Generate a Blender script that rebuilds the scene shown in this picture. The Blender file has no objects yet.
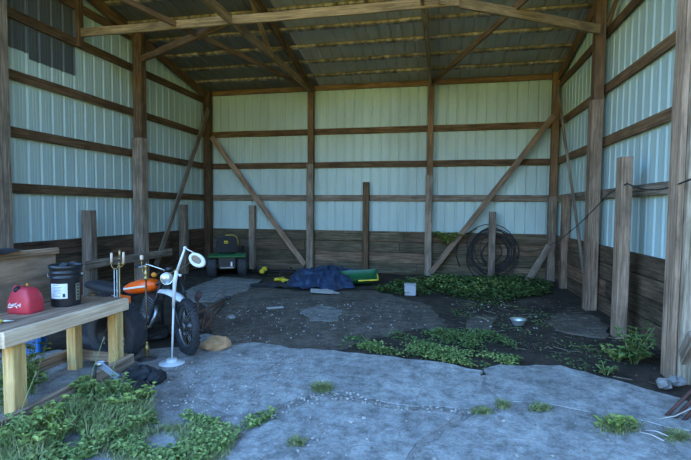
import bpy, bmesh, math, random
from mathutils import Vector, Matrix, Euler
from math import sin, cos, pi, radians
S = bpy.context.scene
COL = S.collection
rnd = random.Random(7)
V = Vector
# ------------------------------------------------------------------ camera
R_ = V((0.97680244, 0.21399657, 0.00790304)); U_ = V((-0.01803303, 0.04542649, 0.99880491)); F_ = V((-0.21338182, 0.97577759, -0.04823171))
FPX = 448.36; CAM = V((0, 0, 1.6))
cd = bpy.data.cameras.new('camera'); cam = bpy.data.objects.new('camera', cd); COL.objects.link(cam)
M = Matrix((R_, U_, -F_)).transposed().to_4x4(); M.translation = CAM
cam.matrix_world = M
cd.sensor_width = 36.0; cd.lens = FPX / 691 * 36.0; cd.clip_end = 300
S.camera = cam
# ------------------------------------------------------------------ sky and exposure
S.view_settings.view_transform = 'Standard'; S.view_settings.look = 'None'; S.view_settings.gamma = 1.0
S.view_settings.exposure = 0.30
S.view_settings.use_curve_mapping = False
W = bpy.data.worlds.new('sky'); S.world = W; W.use_nodes = True
nt = W.node_tree; nt.nodes.clear()
wo = nt.nodes.new('ShaderNodeOutputWorld'); bg = nt.nodes.new('ShaderNodeBackground'); tc = nt.nodes.new('ShaderNodeTexCoord')
sp = nt.nodes.new('ShaderNodeSeparateXYZ'); cr = nt.nodes.new('ShaderNodeValToRGB')
nt.links.new(tc.outputs['Generated'], sp.inputs[0]); nt.links.new(sp.outputs[2], cr.inputs[0])
nt.links.new(cr.outputs[0], bg.inputs[0]); nt.links.new(bg.outputs[0], wo.inputs[0])
el = cr.color_ramp.elements
el[0].position = 0.0; el[0].color = (1.15, 0.92, 0.12, 1)        # sunlit fields and trees along the horizon
el[1].position = 1.0; el[1].color = (0.19, 0.30, 0.55, 1)
for p, c in ((0.14, (1.25, 1.05, 0.14, 1)), (0.24, (0.84, 2.08, 4.25, 1)), (0.55, (0.71, 1.76, 3.75, 1)), (0.75, (0.26, 0.50, 1.1, 1))):
    e = el.new(p); e.color = c
dp = nt.nodes.new('ShaderNodeVectorMath'); dp.operation = 'DOT_PRODUCT'; dp.inputs[1].default_value = (-.85, -.45, 0)
ma = nt.nodes.new('ShaderNodeMath'); ma.operation = 'MULTIPLY_ADD'; ma.inputs[1].default_value = .7; ma.inputs[2].default_value = 1.4
nt.links.new(tc.outputs['Generated'], dp.inputs[0]); nt.links.new(dp.outputs['Value'], ma.inputs[0]); nt.links.new(ma.outputs[0], bg.inputs[1])   # brighter half of the sky to the left
sd = bpy.data.lights.new('sun', 'SUN'); sd.energy = 25.0; sd.color = (1.0, .86, .62); sd.angle = radians(1.0)
sun = bpy.data.objects.new('sun', sd); COL.objects.link(sun)
sun.rotation_euler = (V((0.0, -1, -.80))).to_track_quat('-Z', 'Y').to_euler()   # stands behind the building, whose shade covers the apron
S.cycles.max_bounces = 8
ROOF_FRONT = 2.4  # front reach, out of view, pushed forward to keep overhead sky off the apron

# ------------------------------------------------------------------ pixel rays (photo pixel -> point of the place)
def ray(x, y): return R_ * (x - 345.5) + U_ * (230 - y) + F_ * FPX
def gp(x, y, z=0.0):
    v = ray(x, y); return CAM + v * ((z - 1.6) / v.z)
def yp(x, y, Y):
    v = ray(x, y); return CAM + v * (Y / v.y)
def xp(x, y, X):
    v = ray(x, y); return CAM + v * (X / v.x)

# ------------------------------------------------------------------ materials
def newmat(name):
    m = bpy.data.materials.new(name); m.use_nodes = True
    n = m.node_tree; b = n.nodes['Principled BSDF']
    return m, n, b
def N(n, t, **kw):
    o = n.nodes.new(t)
    for k, v in kw.items(): setattr(o, k, v)
    return o
def ramp(n, fac, cols):
    r = N(n, 'ShaderNodeValToRGB'); e = r.color_ramp.elements
    e[0].position, e[0].color = cols[0][0], (*cols[0][1], 1); e[1].position, e[1].color = cols[-1][0], (*cols[-1][1], 1)
    for p, c in cols[1:-1]:
        q = e.new(p); q.color = (*c, 1)
    n.links.new(fac, r.inputs[0]); return r.outputs[0]
def noise(n, vec, scale, detail=6, rough=.6):
    t = N(n, 'ShaderNodeTexNoise'); t.inputs['Scale'].default_value = scale; t.inputs['Detail'].default_value = detail; t.inputs['Roughness'].default_value = rough
    if vec is not None: n.links.new(vec, t.inputs['Vector'])
    return t.outputs['Fac']
def mix(n, a, b, fac, mode='MIX'):
    m = N(n, 'ShaderNodeMix', data_type='RGBA', blend_type=mode)
    for sock, v in ((m.inputs[0], fac), (m.inputs[6], a), (m.inputs[7], b)):
        if isinstance(v, (int, float)): sock.default_value = v
        elif isinstance(v, tuple): sock.default_value = (*v, 1)
        else: n.links.new(v, sock)
    return m.outputs[2]
def mapping(n, scale, coord='Object'):
    t = N(n, 'ShaderNodeTexCoord'); mp = N(n, 'ShaderNodeMapping'); mp.inputs['Scale'].default_value = scale
    n.links.new(t.outputs[coord], mp.inputs['Vector']); return mp.outputs[0]
def bump(n, b, h, strength=.4, dist=.01):
    q = N(n, 'ShaderNodeBump'); q.inputs['Strength'].default_value = strength; q.inputs['Distance'].default_value = dist
    n.links.new(h, q.inputs['Height']); n.links.new(q.outputs[0], b.inputs['Normal'])
def plain(name, col, rough=.5, metal=0.0, var=.25, scale=9, spec=None):
    m, n, b = newmat(name)
    v = mapping(n, (1, 1, 1)); f = noise(n, v, scale)
    lo = tuple(c * (1 - var) for c in col); hi = tuple(min(1, c * (1 + var)) for c in col)
    n.links.new(ramp(n, f, [(.3, lo), (.7, hi)]), b.inputs['Base Color'])
    b.inputs['Roughness'].default_value = rough; b.inputs['Metallic'].default_value = metal
    if spec is not None: b.inputs['Specular IOR Level'].default_value = spec
    return m
def wood(name, c1, c2, blotch=None, grain=26, rough=.85, isl=False):
    m, n, b = newmat(name)
    oi = N(n, 'ShaderNodeObjectInfo')
    v = mapping(n, (1.1 if grain > 4 else 4.5, grain, grain)); add = N(n, 'ShaderNodeVectorMath', operation='ADD')
    sc = N(n, 'ShaderNodeVectorMath', operation='SCALE'); comb = N(n, 'ShaderNodeCombineXYZ')
    for i in range(3): n.links.new(oi.outputs['Random'], comb.inputs[i])
    n.links.new(comb.outputs[0], sc.inputs[0]); sc.inputs['Scale'].default_value = 37.0
    n.links.new(v, add.inputs[0]); n.links.new(sc.outputs[0], add.inputs[1])
    g = noise(n, add.outputs[0], 1.6, 8, .68)
    col = ramp(n, g, [(.34, tuple(c * .8 for c in c1)), (.5, tuple((p + q) / 2 for p, q in zip(c1, c2))), (.64, tuple(c * 1.12 for c in c2))])
    v2 = mapping(n, (1, 2.2, 2.2)); add2 = N(n, 'ShaderNodeVectorMath', operation='ADD'); n.links.new(v2, add2.inputs[0]); n.links.new(sc.outputs[0], add2.inputs[1])
    g2 = noise(n, add2.outputs[0], 2.4, 4, .6)
    bl = blotch or tuple(c * .55 for c in c1)
    fac = ramp(n, g2, [(.45, (0, 0, 0)), (.75, (.8, .8, .8))])
    col = mix(n, col, bl, fac)
    val = N(n, 'ShaderNodeHueSaturation'); mr = N(n, 'ShaderNodeMapRange'); mr.inputs[3].default_value = .8; mr.inputs[4].default_value = 1.2
    n.links.new(oi.outputs['Random'], mr.inputs[0]); n.links.new(mr.outputs[0], val.inputs['Value']); n.links.new(col, val.inputs['Color'])
    if isl:
        gi = N(n, 'ShaderNodeNewGeometry')
        n.links.new(mix(n, val.outputs[0], ramp(n, gi.outputs['Random Per Island'], [(0, (.55, .58, .50)), (.45, (1.0, 1.0, .86)), (.7, (.75, .66, .58)), (1, (1.45, 1.25, 1.1))]), 1.0, 'MULTIPLY'), b.inputs['Base Color'])
    else: n.links.new(val.outputs[0], b.inputs['Base Color'])
    b.inputs['Roughness'].default_value = rough
    b.inputs['Specular IOR Level'].default_value = .25
    bump(n, b, g, .5, .006)
    return m
WOOD_DARK = wood('dark_lumber', (.065, .038, .020), (.20, .125, .07))
WOOD_GREY = wood('grey_lumber', (.15, .115, .085), (.38, .30, .23))
WOOD_POST = wood('post_timber', (.18, .12, .08), (.42, .29, .20))
WOOD_BROWN = wood('brown_post_timber', (.13, .075, .04), (.26, .16, .09))
WOOD_TAN = wood('roof_lumber', (.17, .11, .055), (.40, .28, .15))
WOOD_PURLIN = wood('purlin_lumber_rib_shade', (.07, .058, .042), (.52, .44, .35), grain=3, blotch=(.10, .08, .055))  # coarse pale and dark dashes stand in for roof-rib shadows on the purlins
WOOD_LOG = wood('log_timber', (.20, .15, .10), (.52, .43, .32), blotch=(.10, .07, .05))
WOOD_NEW = wood('treated_lumber', (.50, .31, .10), (.78, .53, .24), blotch=(.44, .28, .11), grain=18)
WOOD_TOP = wood('bench_board', (.22, .135, .085), (.44, .295, .20), grain=14)
WOOD_EDGE = wood('bench_edge_board', (.74, .50, .33), (.96, .74, .54), blotch=(.60, .42, .28))
WOOD_PLY = wood('plywood_sheet', (.20, .135, .09), (.31, .22, .155), grain=6)
WOOD_SKIRT = wood('skirt_plank', (.065, .042, .032), (.24, .165, .12), isl=True)
WOOD_SKIRT_B = wood('skirt_plank_grey', (.085, .062, .046), (.26, .20, .15), blotch=(.06, .064, .032), isl=True)
def tin(name, base, rough=.45, dirt=.25, rust=None):
    m, n, b = newmat(name)
    v = mapping(n, (1.0, 1.0, .25)); f = noise(n, v, 1.3, 5, .6)
    col = ramp(n, f, [(.3, tuple(c * (1 - dirt) for c in base)), (.7, base)])
    v2 = mapping(n, (8, 8, .8)); f2 = noise(n, v2, 2.0, 5, .7)
    col = mix(n, col, rust or tuple(c * .7 for c in base), ramp(n, f2, [(.6, (0, 0, 0)), (.85, (.3, .3, .3))]))
    n.links.new(col, b.inputs['Base Color']); b.inputs['Roughness'].default_value = rough
    b.inputs['Specular IOR Level'].default_value = .35
    return m
TIN = tin('white_wall_tin', (.52, .68, .67))
TIN_DARK = tin('dark_tin', (.10, .115, .12), .5)
TIN_ROOF = tin('grey_roof_tin', (.40, .39, .36), .5, .25)
TIN_ROOF_D = tin('dark_roof_tin', (.17, .165, .15), .5, .3, (.20, .16, .13))
def ground_mat(name, c1, c2, speck=None, fine=60, spk=.67, rough=.95, b_=.5, crack=None):
    m, n, b = newmat(name)
    v = mapping(n, (1, 1, 1)); f = noise(n, v, 1.7, 8, .65); g = noise(n, v, fine, 4, .7)
    col = ramp(n, f, [(.32, c1), (.68, c2)])
    col = mix(n, col, ramp(n, noise(n, v, 7, 8, .75), [(.38, (.50, .49, .48)), (.52, (1, 1, 1)), (.64, (1.3, 1.3, 1.3))]), .85, 'MULTIPLY')
    col = mix(n, col, ramp(n, g, [(.3, (.55, .55, .55)), (.7, (1.25, 1.25, 1.25))]), .7, 'MULTIPLY')
    if speck:
        vo = N(n, 'ShaderNodeTexVoronoi'); vo.inputs['Scale'].default_value = 38; n.links.new(v, vo.inputs['Vector'])
        h = noise(n, v, 5, 4)
        s1 = ramp(n, vo.outputs['Distance'], [(.10, (1, 1, 1)), (.2, (0, 0, 0))]); s2 = ramp(n, h, [(spk - .05, (0, 0, 0)), (spk + .08, (1, 1, 1))])
        col = mix(n, col, speck, mix(n, s1, s2, 1.0, 'MULTIPLY'))
    if crack:
        vo = N(n, 'ShaderNodeTexVoronoi', feature='DISTANCE_TO_EDGE'); vo.inputs['Scale'].default_value = .55
        dv = N(n, 'ShaderNodeVectorMath', operation='ADD'); tn = N(n, 'ShaderNodeTexNoise'); tn.inputs['Scale'].default_value = 3.0; tn.inputs['Detail'].default_value = 6
        n.links.new(v, tn.inputs['Vector']); sc = N(n, 'ShaderNodeVectorMath', operation='SCALE'); sc.inputs['Scale'].default_value = .45
        n.links.new(tn.outputs['Color'], sc.inputs[0]); n.links.new(v, dv.inputs[0]); n.links.new(sc.outputs[0], dv.inputs[1]); n.links.new(dv.outputs[0], vo.inputs['Vector'])
        col = mix(n, col, crack, ramp(n, vo.outputs['Distance'], [(.001, (.7, .7, .7)), (.007, (0, 0, 0))]))
    n.links.new(col, b.inputs['Base Color']); b.inputs['Roughness'].default_value = rough; b.inputs['Specular IOR Level'].default_value = .2
    bump(n, b, g, b_, .01)
    return m
SOIL = ground_mat('dark_soil', (.034, .026, .020), (.09, .069, .051), (.22, .18, .14), 45)
PAD = ground_mat('dusty_pad', (.095, .075, .058), (.185, .152, .12), (.42, .38, .33), 40, .6)
PADL = ground_mat('pale_dusty_slab', (.19, .175, .155), (.29, .27, .245), None, 50)
CONC = ground_mat('worn_concrete', (.27, .26, .245), (.45, .435, .41), (.66, .63, .58), 42, .60, crack=(.21, .20, .185))
GRAV = ground_mat('gravel', (.25, .23, .21), (.38, .36, .335), (.66, .63, .58), 70, .52, b_=.9)
LAWN = ground_mat('lawn_grass', (.26, .25, .04), (.34, .32, .07), None, 30)
def leaf_mat(name, c1, c2):
    m, n, b = newmat(name)
    g = N(n, 'ShaderNodeNewGeometry')
    n.links.new(ramp(n, g.outputs['Random Per Island'], [(0, c1), (1, c2)]), b.inputs['Base Color'])
    b.inputs['Roughness'].default_value = .6; b.inputs['Specular IOR Level'].default_value = .3
    b.inputs['Subsurface Weight'].default_value = 0.0
    return m
LEAF = leaf_mat('weed_leaf', (.09, .15, .035), (.32, .39, .12))
LEAF_L = leaf_mat('light_weed_leaf', (.19, .26, .05), (.42, .48, .13))
LEAF_D = leaf_mat('dark_weed_leaf', (.028, .055, .016), (.09, .145, .04))
LEAF_M = leaf_mat('mid_weed_leaf', (.05, .095, .028), (.16, .23, .07))
GRASS = leaf_mat('grass_blade', (.13, .17, .05), (.36, .36, .16))
STEM = leaf_mat('plant_stem', (.14, .22, .06), (.35, .40, .18))
STRAW = leaf_mat('dry_straw', (.11, .085, .06), (.28, .23, .17))
CHIP = leaf_mat('pale_chip', (.16, .14, .12), (.55, .52, .48))
RUBBER = plain('black_rubber', (.022, .023, .026), .7, 0, .3)
TYRE = plain('tyre_rubber', (.035, .037, .042), .75, 0, .35, 14)
BLACKP = plain('black_plastic', (.018, .019, .022), .35, 0, .2)
STEEL = plain('dull_steel', (.42, .43, .44), .38, .9, .25)
CHROME = plain('chrome', (.75, .76, .78), .15, 1.0, .08)
BLACKM = plain('black_metal', (.03, .03, .033), .45, .3)
ENGINE = plain('engine_metal', (.17, .17, .175), .45, .8, .35)
RUST = plain('rusty_metal', (.13, .065, .042), .85, .2, .45, 14)
RUSTR = plain('red_rust', (.085, .038, .032), .85, .1, .4, 14)
ORANGE = plain('orange_paint', (.95, .115, .006), .3, 0, .15)
WHITEP = plain('white_paint', (.66, .665, .66), .4, 0, .06)
SILVERP = plain('silver_paint', (.72, .74, .76), .4, .2, .12)
REDP = plain('red_plastic', (.58, .045, .07), .45, 0, .18)
YELLOW = plain('yellow_plastic', (.75, .55, .03), .45, 0, .12)
AMBER = plain('amber_plastic', (.75, .25, .02), .3, 0, .1)
GREENP = plain('green_paint', (.012, .105, .038), .35, 0, .2)
BRASS = plain('brass', (.38, .27, .11), .4, .85, .25)
BRASSD = plain('tarnished_brass', (.17, .11, .06), .5, .8, .35)
CREAM = plain('cream_candle', (.72, .52, .38), .55, 0, .08)
PAPER = plain('label_paper', (.78, .80, .82), .7, 0, .04)
INK = plain('grey_ink', (.25, .28, .33), .8, 0, .1)
INKD = plain('dark_ink', (.04, .045, .06), .8, 0, .1)
BEIGE = plain('beige_print', (.23, .21, .15), .6, 0, .1)
TARP = plain('blue_tarp', (.026, .05, .10), .5, 0, .6, 7)
BLUEP = plain('blue_plastic', (.03, .17, .50), .4, 0, .15)
CARD = plain('pale_cardboard', (.42, .40, .37), .9, 0, .2)
STONE_O = plain('orange_stone', (.42, .24, .12), .95, 0, .4, 7)
STONE = plain('grey_stone', (.27, .26, .25), .95, 0, .35, 9)
STONE_W = plain('pale_stone', (.55, .55, .55), .95, 0, .4, 9)
WHITEBLK = plain('white_block_face', (.36, .37, .38), .7, 0, .1)
GLASSM, n_, b_ = newmat('lens_glass'); b_.inputs['Base Color'].default_value = (.75, .8, .85, 1); b_.inputs['Roughness'].default_value = .12; b_.inputs['Metallic'].default_value = .6
GLASSD = plain('magnifier_lens', (.10, .12, .15), .08, .1, .1)
SATIN = plain('satin_steel', (.80, .81, .83), .42, .85, .05)
BLUECL = plain('faded_blue_metal', (.36, .46, .58), .4, .5, .12)

# ------------------------------------------------------------------ mesh builder
class MB:
    def __init__(s): s.v = []; s.f = []; s.sm = []
    def add(s, vs, fs, mat=None, smooth=False):
        o = len(s.v)
        s.v += [(mat @ V(p)) if mat is not None else V(p) for p in vs]
        s.f += [tuple(i + o for i in f) for f in fs]; s.sm += [smooth] * len(fs); return s
    def box(s, c, d, rot=None, bev=0.0):
        x, y, z = (k / 2 for k in d)
        m = Matrix.Translation(V(c)) @ (rot.to_4x4() if rot is not None else Matrix())
        if bev <= 0:
            vs = [(sx * x, sy * y, sz * z) for sx in (-1, 1) for sy in (-1, 1) for sz in (-1, 1)]
            return s.add(vs, [(0, 1, 3, 2), (4, 6, 7, 5), (0, 4, 5, 1), (2, 3, 7, 6), (0, 2, 6, 4), (1, 5, 7, 3)], m)
        b = min(bev, x * .9, y * .9, z * .9)
        prof = [(-y + b, -z), (y - b, -z), (y, -z + b), (y, z - b), (y - b, z), (-y + b, z), (-y, z - b), (-y, -z + b)]
        def ring(xx, k): return [(xx, p * (y - k) / y, q * (z - k) / z) for p, q in prof]
        rs = [ring(-x, b), ring(-x + b, 0), ring(x - b, 0), ring(x, b)]
        return s.rings(rs, m)
    def rings(s, rs, m=None, close=False, cap=True, smooth=False):
        n = len(rs[0]); vs = [p for r in rs for p in r]; fs = []
        k = len(rs)
        for i in range(k if close else k - 1):
            j = (i + 1) % k
            for a in range(n):
                c = (a + 1) % n
                fs.append((i * n + a, i * n + c, j * n + c, j * n + a))
        s.add(vs, fs, m, smooth)
        if cap and not close:
            o = len(s.v) - k * n
            s.f += [tuple(o + a for a in reversed(range(n))), tuple(o + (k - 1) * n + a for a in range(n))]; s.sm += [False, False]
        return s
    def tube(s, pts, r, n=8, close=False, smooth=True):
        pts = [V(p) for p in pts]; rs = []; up = None
        k = len(pts); rad = r if isinstance(r, (list, tuple)) else [r] * k
        for i, p in enumerate(pts):
            if close: t = pts[(i + 1) % k] - pts[i - 1]
            else: t = pts[min(i + 1, k - 1)] - pts[max(i - 1, 0)]
            t = t.normalized() if t.length > 1e-9 else V((0, 0, 1))
            if up is None: up = t.orthogonal().normalized()
            up = (up - t * up.dot(t)); up = up.normalized() if up.length > 1e-6 else t.orthogonal().normalized()
            w = t.cross(up)
            rs.append([p + (up * cos(2 * pi * a / n) + w * sin(2 * pi * a / n)) * rad[i] for a in range(n)])
        return s.rings(rs, None, close, True, smooth)
    def lathe(s, prof, n=20, m=None, smooth=True, cap=True):
        rs = [[(r * cos(2 * pi * a / n), r * sin(2 * pi * a / n), z) for a in range(n)] for r, z in prof]
        return s.rings(rs, m, False, cap, smooth)
    def torus(s, R, r, n=32, k=10, m=None, sq=1.0):
        rs = [[((R + r * cos(2 * pi * b / k)) * cos(2 * pi * a / n), (R + r * cos(2 * pi * b / k)) * sin(2 * pi * a / n), r * sq * sin(2 * pi * b / k)) for b in range(k)] for a in range(n)]
        return s.rings(rs, m, True, False, True)
    def ball(s, c, d, n=14, k=9, rot=None, jit=0.0, rg=None):
        m = Matrix.Translation(V(c)) @ (rot.to_4x4() if rot is not None else Matrix())
        rs = []
        for i in range(k + 1):
            t = pi * (i + .02) / (k + .04)
            ring = []
            for a in range(n):
                q = 1 + (rg.uniform(-jit, jit) if rg else 0)
                ring.append((d[0] / 2 * q * sin(t) * cos(2 * pi * a / n), d[1] / 2 * q * sin(t) * sin(2 * pi * a / n), -d[2] / 2 * q * cos(t)))
            rs.append(ring)
        return s.rings(rs, m, False, True, jit == 0)
    def poly(s, pts, z0, z1, m=None):
        n = len(pts)
        vs = [(p[0], p[1], z0) for p in pts] + [(p[0], p[1], z1) for p in pts]
        fs = [tuple(reversed(range(n))), tuple(range(n, 2 * n))] + [(a, (a + 1) % n, n + (a + 1) % n, n + a) for a in range(n)]
        return s.add(vs, fs, m)
    def grid(s, fn, nu, nv, smooth=True):
        vs = [fn(i / nu, j / nv) for i in range(nu + 1) for j in range(nv + 1)]
        fs = [(i * (nv + 1) + j, (i + 1) * (nv + 1) + j, (i + 1) * (nv + 1) + j + 1, i * (nv + 1) + j + 1) for i in range(nu) for j in range(nv)]
        return s.add(vs, fs, None, smooth)
    def build(s, name, mat, parent=None, loc=None, fixn=True):
        me = bpy.data.meshes.new(name); off = V(loc) if loc is not None else V((0, 0, 0))
        me.from_pydata([tuple(p - off) for p in s.v], [], s.f)
        me.polygons.foreach_set('use_smooth', s.sm)
        me.materials.append(mat)
        if fixn:
            bm = bmesh.new(); bm.from_mesh(me); bmesh.ops.recalc_face_normals(bm, faces=bm.faces); bm.to_mesh(me); bm.free()
        o = bpy.data.objects.new(name, me); COL.objects.link(o)
        if loc is not None: o.location = off
        if parent is not None: o.parent = parent
        return o
def tag(o, label=None, cat=None, group=None, kind=None):
    if label: o['label'] = label
    if cat: o['category'] = cat
    if group: o['group'] = group
    if kind: o['kind'] = kind
    return o
def thing(name, label, cat, loc, rz=0.0, group=None):
    o = bpy.data.objects.new(name, None); COL.objects.link(o); o.empty_display_size = .1
    o.location = V(loc); o.rotation_euler = (0, 0, rz)
    return tag(o, label, cat, group)
def timber(name, p0, p1, w, t, mat, label=None, cat=None, side=(0, 0, 1), parent=None, group=None, bow=.004, kind=None):
    """board from p0 to p1, w wide along `side`, t thick across it"""
    p0, p1 = V(p0), V(p1); d = p1 - p0; L = d.length; d.normalize()
    sd = V(side); sd = (sd - d * sd.dot(d)).normalized(); th = d.cross(sd)
    b = min(.006, t * .2); rg = random.Random(hash((round(p0.x, 3), round(p0.y, 3), round(p1.z, 3))) & 0xffff)
    y, z = w / 2, t / 2
    prof = [(-y + b, -z), (y - b, -z), (y, -z + b), (y, z - b), (y - b, z), (-y + b, z), (-y, z - b), (-y, -z + b)]
    k = max(2, min(14, int(L / .45)))
    rs = []
    for i in range(k + 1):
        a, c = (rg.uniform(-bow, bow), rg.uniform(-bow, bow)) if 0 < i < k else (0, 0)
        rs.append([(L * i / k, q + a, r + c) for q, r in prof])
    mb = MB().rings(rs)
    o = mb.build(name, mat, parent)
    m = Matrix((d, sd, th)).transposed().to_4x4(); m.translation = p0
    o.matrix_world = m if parent is None else m
    if label: tag(o, label, cat, group, kind)
    return o

# ================================================================== STRUCTURE
XL, XR, YB, YF = -6.30, 2.53, 11.12, 2.6
SL = .19
def rz_(y): return 4.70 + SL * (11.0 - y)      # underside of the roof sheets
PITCH = .2286
def ribx(u0, u1, off=0.0):
    """(u, depth) outline of a ribbed sheet between u0 and u1"""
    out = []; k = math.floor((u0 - off) / PITCH) - 1
    while off + k * PITCH < u1 + PITCH:
        c = off + k * PITCH
        for du, dp in ((-.032, 0), (-.012, .02), (.012, .02), (.032, 0), (.088, 0), (.094, .002), (.106, .002), (.112, 0), (.14, 0), (.146, .002), (.158, .002), (.164, 0)):
            u = c + du
            if u0 <= u <= u1: out.append((u, dp))
        k += 1
    return [(u0, 0)] + out + [(u1, 0)]
def sheet(name, mat, pts, bot, top, place, kind='structure'):
    mb = MB(); vs = []; 
    nz = 1
    for u, dp in pts:
        vs.append(place(u, dp, bot(u))); vs.append(place(u, dp, top(u)))
    fs = [(2 * i, 2 * i + 2, 2 * i + 3, 2 * i + 1) for i in range(len(pts) - 1)]
    mb.add(vs, fs); o = mb.build(name, mat, fixn=False); 
    if kind: o['kind'] = kind
    return o
TB = 1.0
sheet('wall_back', TIN, ribx(XL, XR, .045), lambda u: TB, lambda u: rz_(YB) + .02, lambda u, d, z: (u, YB + d, z))
sheet('wall_left', TIN, ribx(YF, YB, .055), lambda u: TB, lambda u: rz_(u) + .018, lambda u, d, z: (XL - d, u, z))
sheet('wall_right', TIN, ribx(YF, YB, .02), lambda u: TB, lambda u: rz_(u) + .018, lambda u, d, z: (XR + d, u, z))
# roof sheets: ribs run down the slope; the western bay is of older darker sheets
def roofsheet(x0, x1, mat, name):
    pts = ribx(x0, x1, .06); mb = MB(); vs = []
    y0, y1 = ROOF_FRONT, YB + .15
    for u, d in pts: vs += [(u, y0, rz_(y0) + d), (u, y1, rz_(y1) + d)]
    fs = [(2 * i, 2 * i + 2, 2 * i + 3, 2 * i + 1) for i in range(len(pts) - 1)]
    o = mb.add(vs, fs).build(name, mat, fixn=False); o['kind'] = 'structure'; return o
roofsheet(-3.11, XR + .2, TIN_ROOF, 'ceiling')
roofsheet(XL - .2, -3.10, TIN_ROOF_D, 'ceiling_dark_bay')
# plank skirts
def skirt(name, along, fixed, u0, u1, h, rows, mat, inward, th=.045):
    mb = MB(); hh = h / rows; rg = random.Random(name)
    for r in range(rows):
        u = u0
        while u < u1 - .01:
            L = min(u1 - u, rg.uniform(1.8, 3.6)); off = rg.uniform(0, .014); g = rg.uniform(.003, .012)
            c = u + L / 2; zz = (r + .5) * hh + rg.uniform(-.006, .006); dd = (L - .006, th, hh - g)
            pos = fixed + inward * (th / 2 + off)
            if along == 'x': mb.box((c, pos, zz), dd, bev=.006)
            else: mb.box((c, -pos, zz), dd, bev=.006)
            u += L
    if along == 'x': mb.box(((u0 + u1) / 2, fixed - inward * .003, h / 2 - .12), (u1 - u0, .006, h + .2))  # backing strip added behind the planks to stop sunlight leaking through gaps
    else: mb.box(((u0 + u1) / 2, -(fixed - inward * .003), h / 2 - .12), (u1 - u0, .006, h + .2))
    o = mb.build(name, mat); o.rotation_euler = (0, 0, pi / 2 if along == 'y' else 0); o['kind'] = 'structure'; return o
skirt('baseboard_back', 'x', YB - .008, XL + .03, XR - .03, 1.04, 4, WOOD_SKIRT_B, -1)
skirt('baseboard_left', 'y', XL + .008, YF, YB - .07, 1.04, 4, WOOD_SKIRT, 1)
skirt('baseboard_right', 'y', XR - .008, YF, YB - .07, 1.04, 4, WOOD_SKIRT, -1)
# ground
def uneven(x, y, a=.014):
    return a * (sin(2.1 * x + .7) * cos(1.7 * y) + .6 * sin(5.3 * x - 3.1 * y) + .35 * sin(11 * x + 7 * y))
mb = MB(); mb.grid(lambda u, v: (-9 + 13 * u, 1.0 + 10.4 * v, -.012 + uneven(-9 + 13 * u, 1 + 10.4 * v) * .8), 150, 120)
o = mb.build('floor', SOIL); o['kind'] = 'structure'
mb = MB(); mb.add([(-60, -70, -.06), (60, -70, -.06), (60, 60, -.06), (-60, 60, -.06)], [(0, 1, 2, 3)])
o = mb.build('lawn', LAWN, fixn=False); o['kind'] = 'structure'
def slab(name, pxs, mat, z0, z1, rough=.035, seed=1, step=.12, rag=True):
    """an irregular slab whose outline is ragged; outline given as points of the ground"""
    rg = random.Random(seed); P = [gp(x, y) for x, y in pxs]; out = []
    for a, b in zip(P, P[1:] + P[:1]):
        L = (b - a).length; k = max(1, int(L / step)); nrm = V((-(b - a).y, (b - a).x, 0)).normalized()
        for i in range(k):
            q = a.lerp(b, i / k)
            if rag: q = q + nrm * rg.uniform(-rough, rough)
            out.append(q)
    bm = bmesh.new(); vs = [bm.verts.new((p.x, p.y, z1)) for p in out]
    es = [bm.edges.new((vs[i], vs[(i + 1) % len(vs)])) for i in range(len(vs))]
    r = bmesh.ops.triangle_fill(bm, use_beauty=True, edges=es)
    top = [f for f in bm.faces]
    ex = bmesh.ops.extrude_face_region(bm, geom=top)
    for g in ex['geom']:
        if isinstance(g, bmesh.types.BMVert): g.co.z = z0; 
    # splay the lower ring outwards a little
    bmesh.ops.recalc_face_normals(bm, faces=bm.faces)
    me = bpy.data.meshes.new(name); bm.to_mesh(me); bm.free(); me.materials.append(mat)
    o = bpy.data.objects.new(name, me); COL.objects.link(o); o['kind'] = 'structure'; return o
slab('gravel_ground', [(-60, 352), (90, 352), (160, 350), (232, 343), (262, 350), (340, 395), (300, 470), (300, 560), (-200, 560)], GRAV, -.05, .012, .06, 3)
slab('gravel_ground', [(462, 380), (478, 375), (500, 374), (520, 398), (560, 402), (640, 420), (700, 424), (860, 430), (1100, 560), (240, 560), (240, 400), (330, 386)], GRAV, -.05, .011, .06, 4)
slab('concrete_apron', [(229, 348), (252, 344), (300, 350), (345, 353), (430, 362), (481, 372), (485, 392), (497, 405), (470, 409), (400, 406), (345, 396), (322, 391), (268, 411), (232, 420), (196, 398), (186, 372)], CONC, -.05, .017, .03, 5)
slab('concrete_apron', [(485, 371), (500, 366), (560, 367), (612, 381), (680, 400), (720, 416), (720, 438), (690, 432), (600, 414), (548, 406), (505, 403), (490, 392)], CONC, -.05, .016, .03, 6)
slab('concrete_apron', [(474, 416), (545, 412), (602, 423), (690, 442), (740, 456), (760, 620), (360, 620), (400, 480), (428, 448)], CONC, -.05, .017, .03, 7)
slab('concrete_apron', [(275, 419), (322, 397), (345, 403), (400, 412), (466, 415), (418, 446), (388, 480), (345, 620), (150, 620), (225, 470), (242, 440)], CONC, -.05, .018, .03, 8)
slab('concrete_apron', [(160, 434), (226, 430), (236, 446), (212, 480), (130, 620), (-120, 620), (60, 490), (100, 450)], CONC, -.05, .016, .03, 9)
slab('dusty_pad', [(205, 302), (250, 286), (300, 292), (375, 291), (428, 306), (443, 320), (395, 334), (345, 347), (310, 352), (255, 347), (228, 342), (206, 330)], PAD, -.05, .012, .05, 10)
slab('pale_slab', [(170, 300), (198, 286), (222, 278), (262, 281), (246, 292), (214, 303)], PADL, -.05, .03, .02, 11)
slab('pale_slab', [(300, 313), (318, 305), (342, 311), (338, 322), (312, 322)], PADL, -.05, .016, .04, 12)
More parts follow.
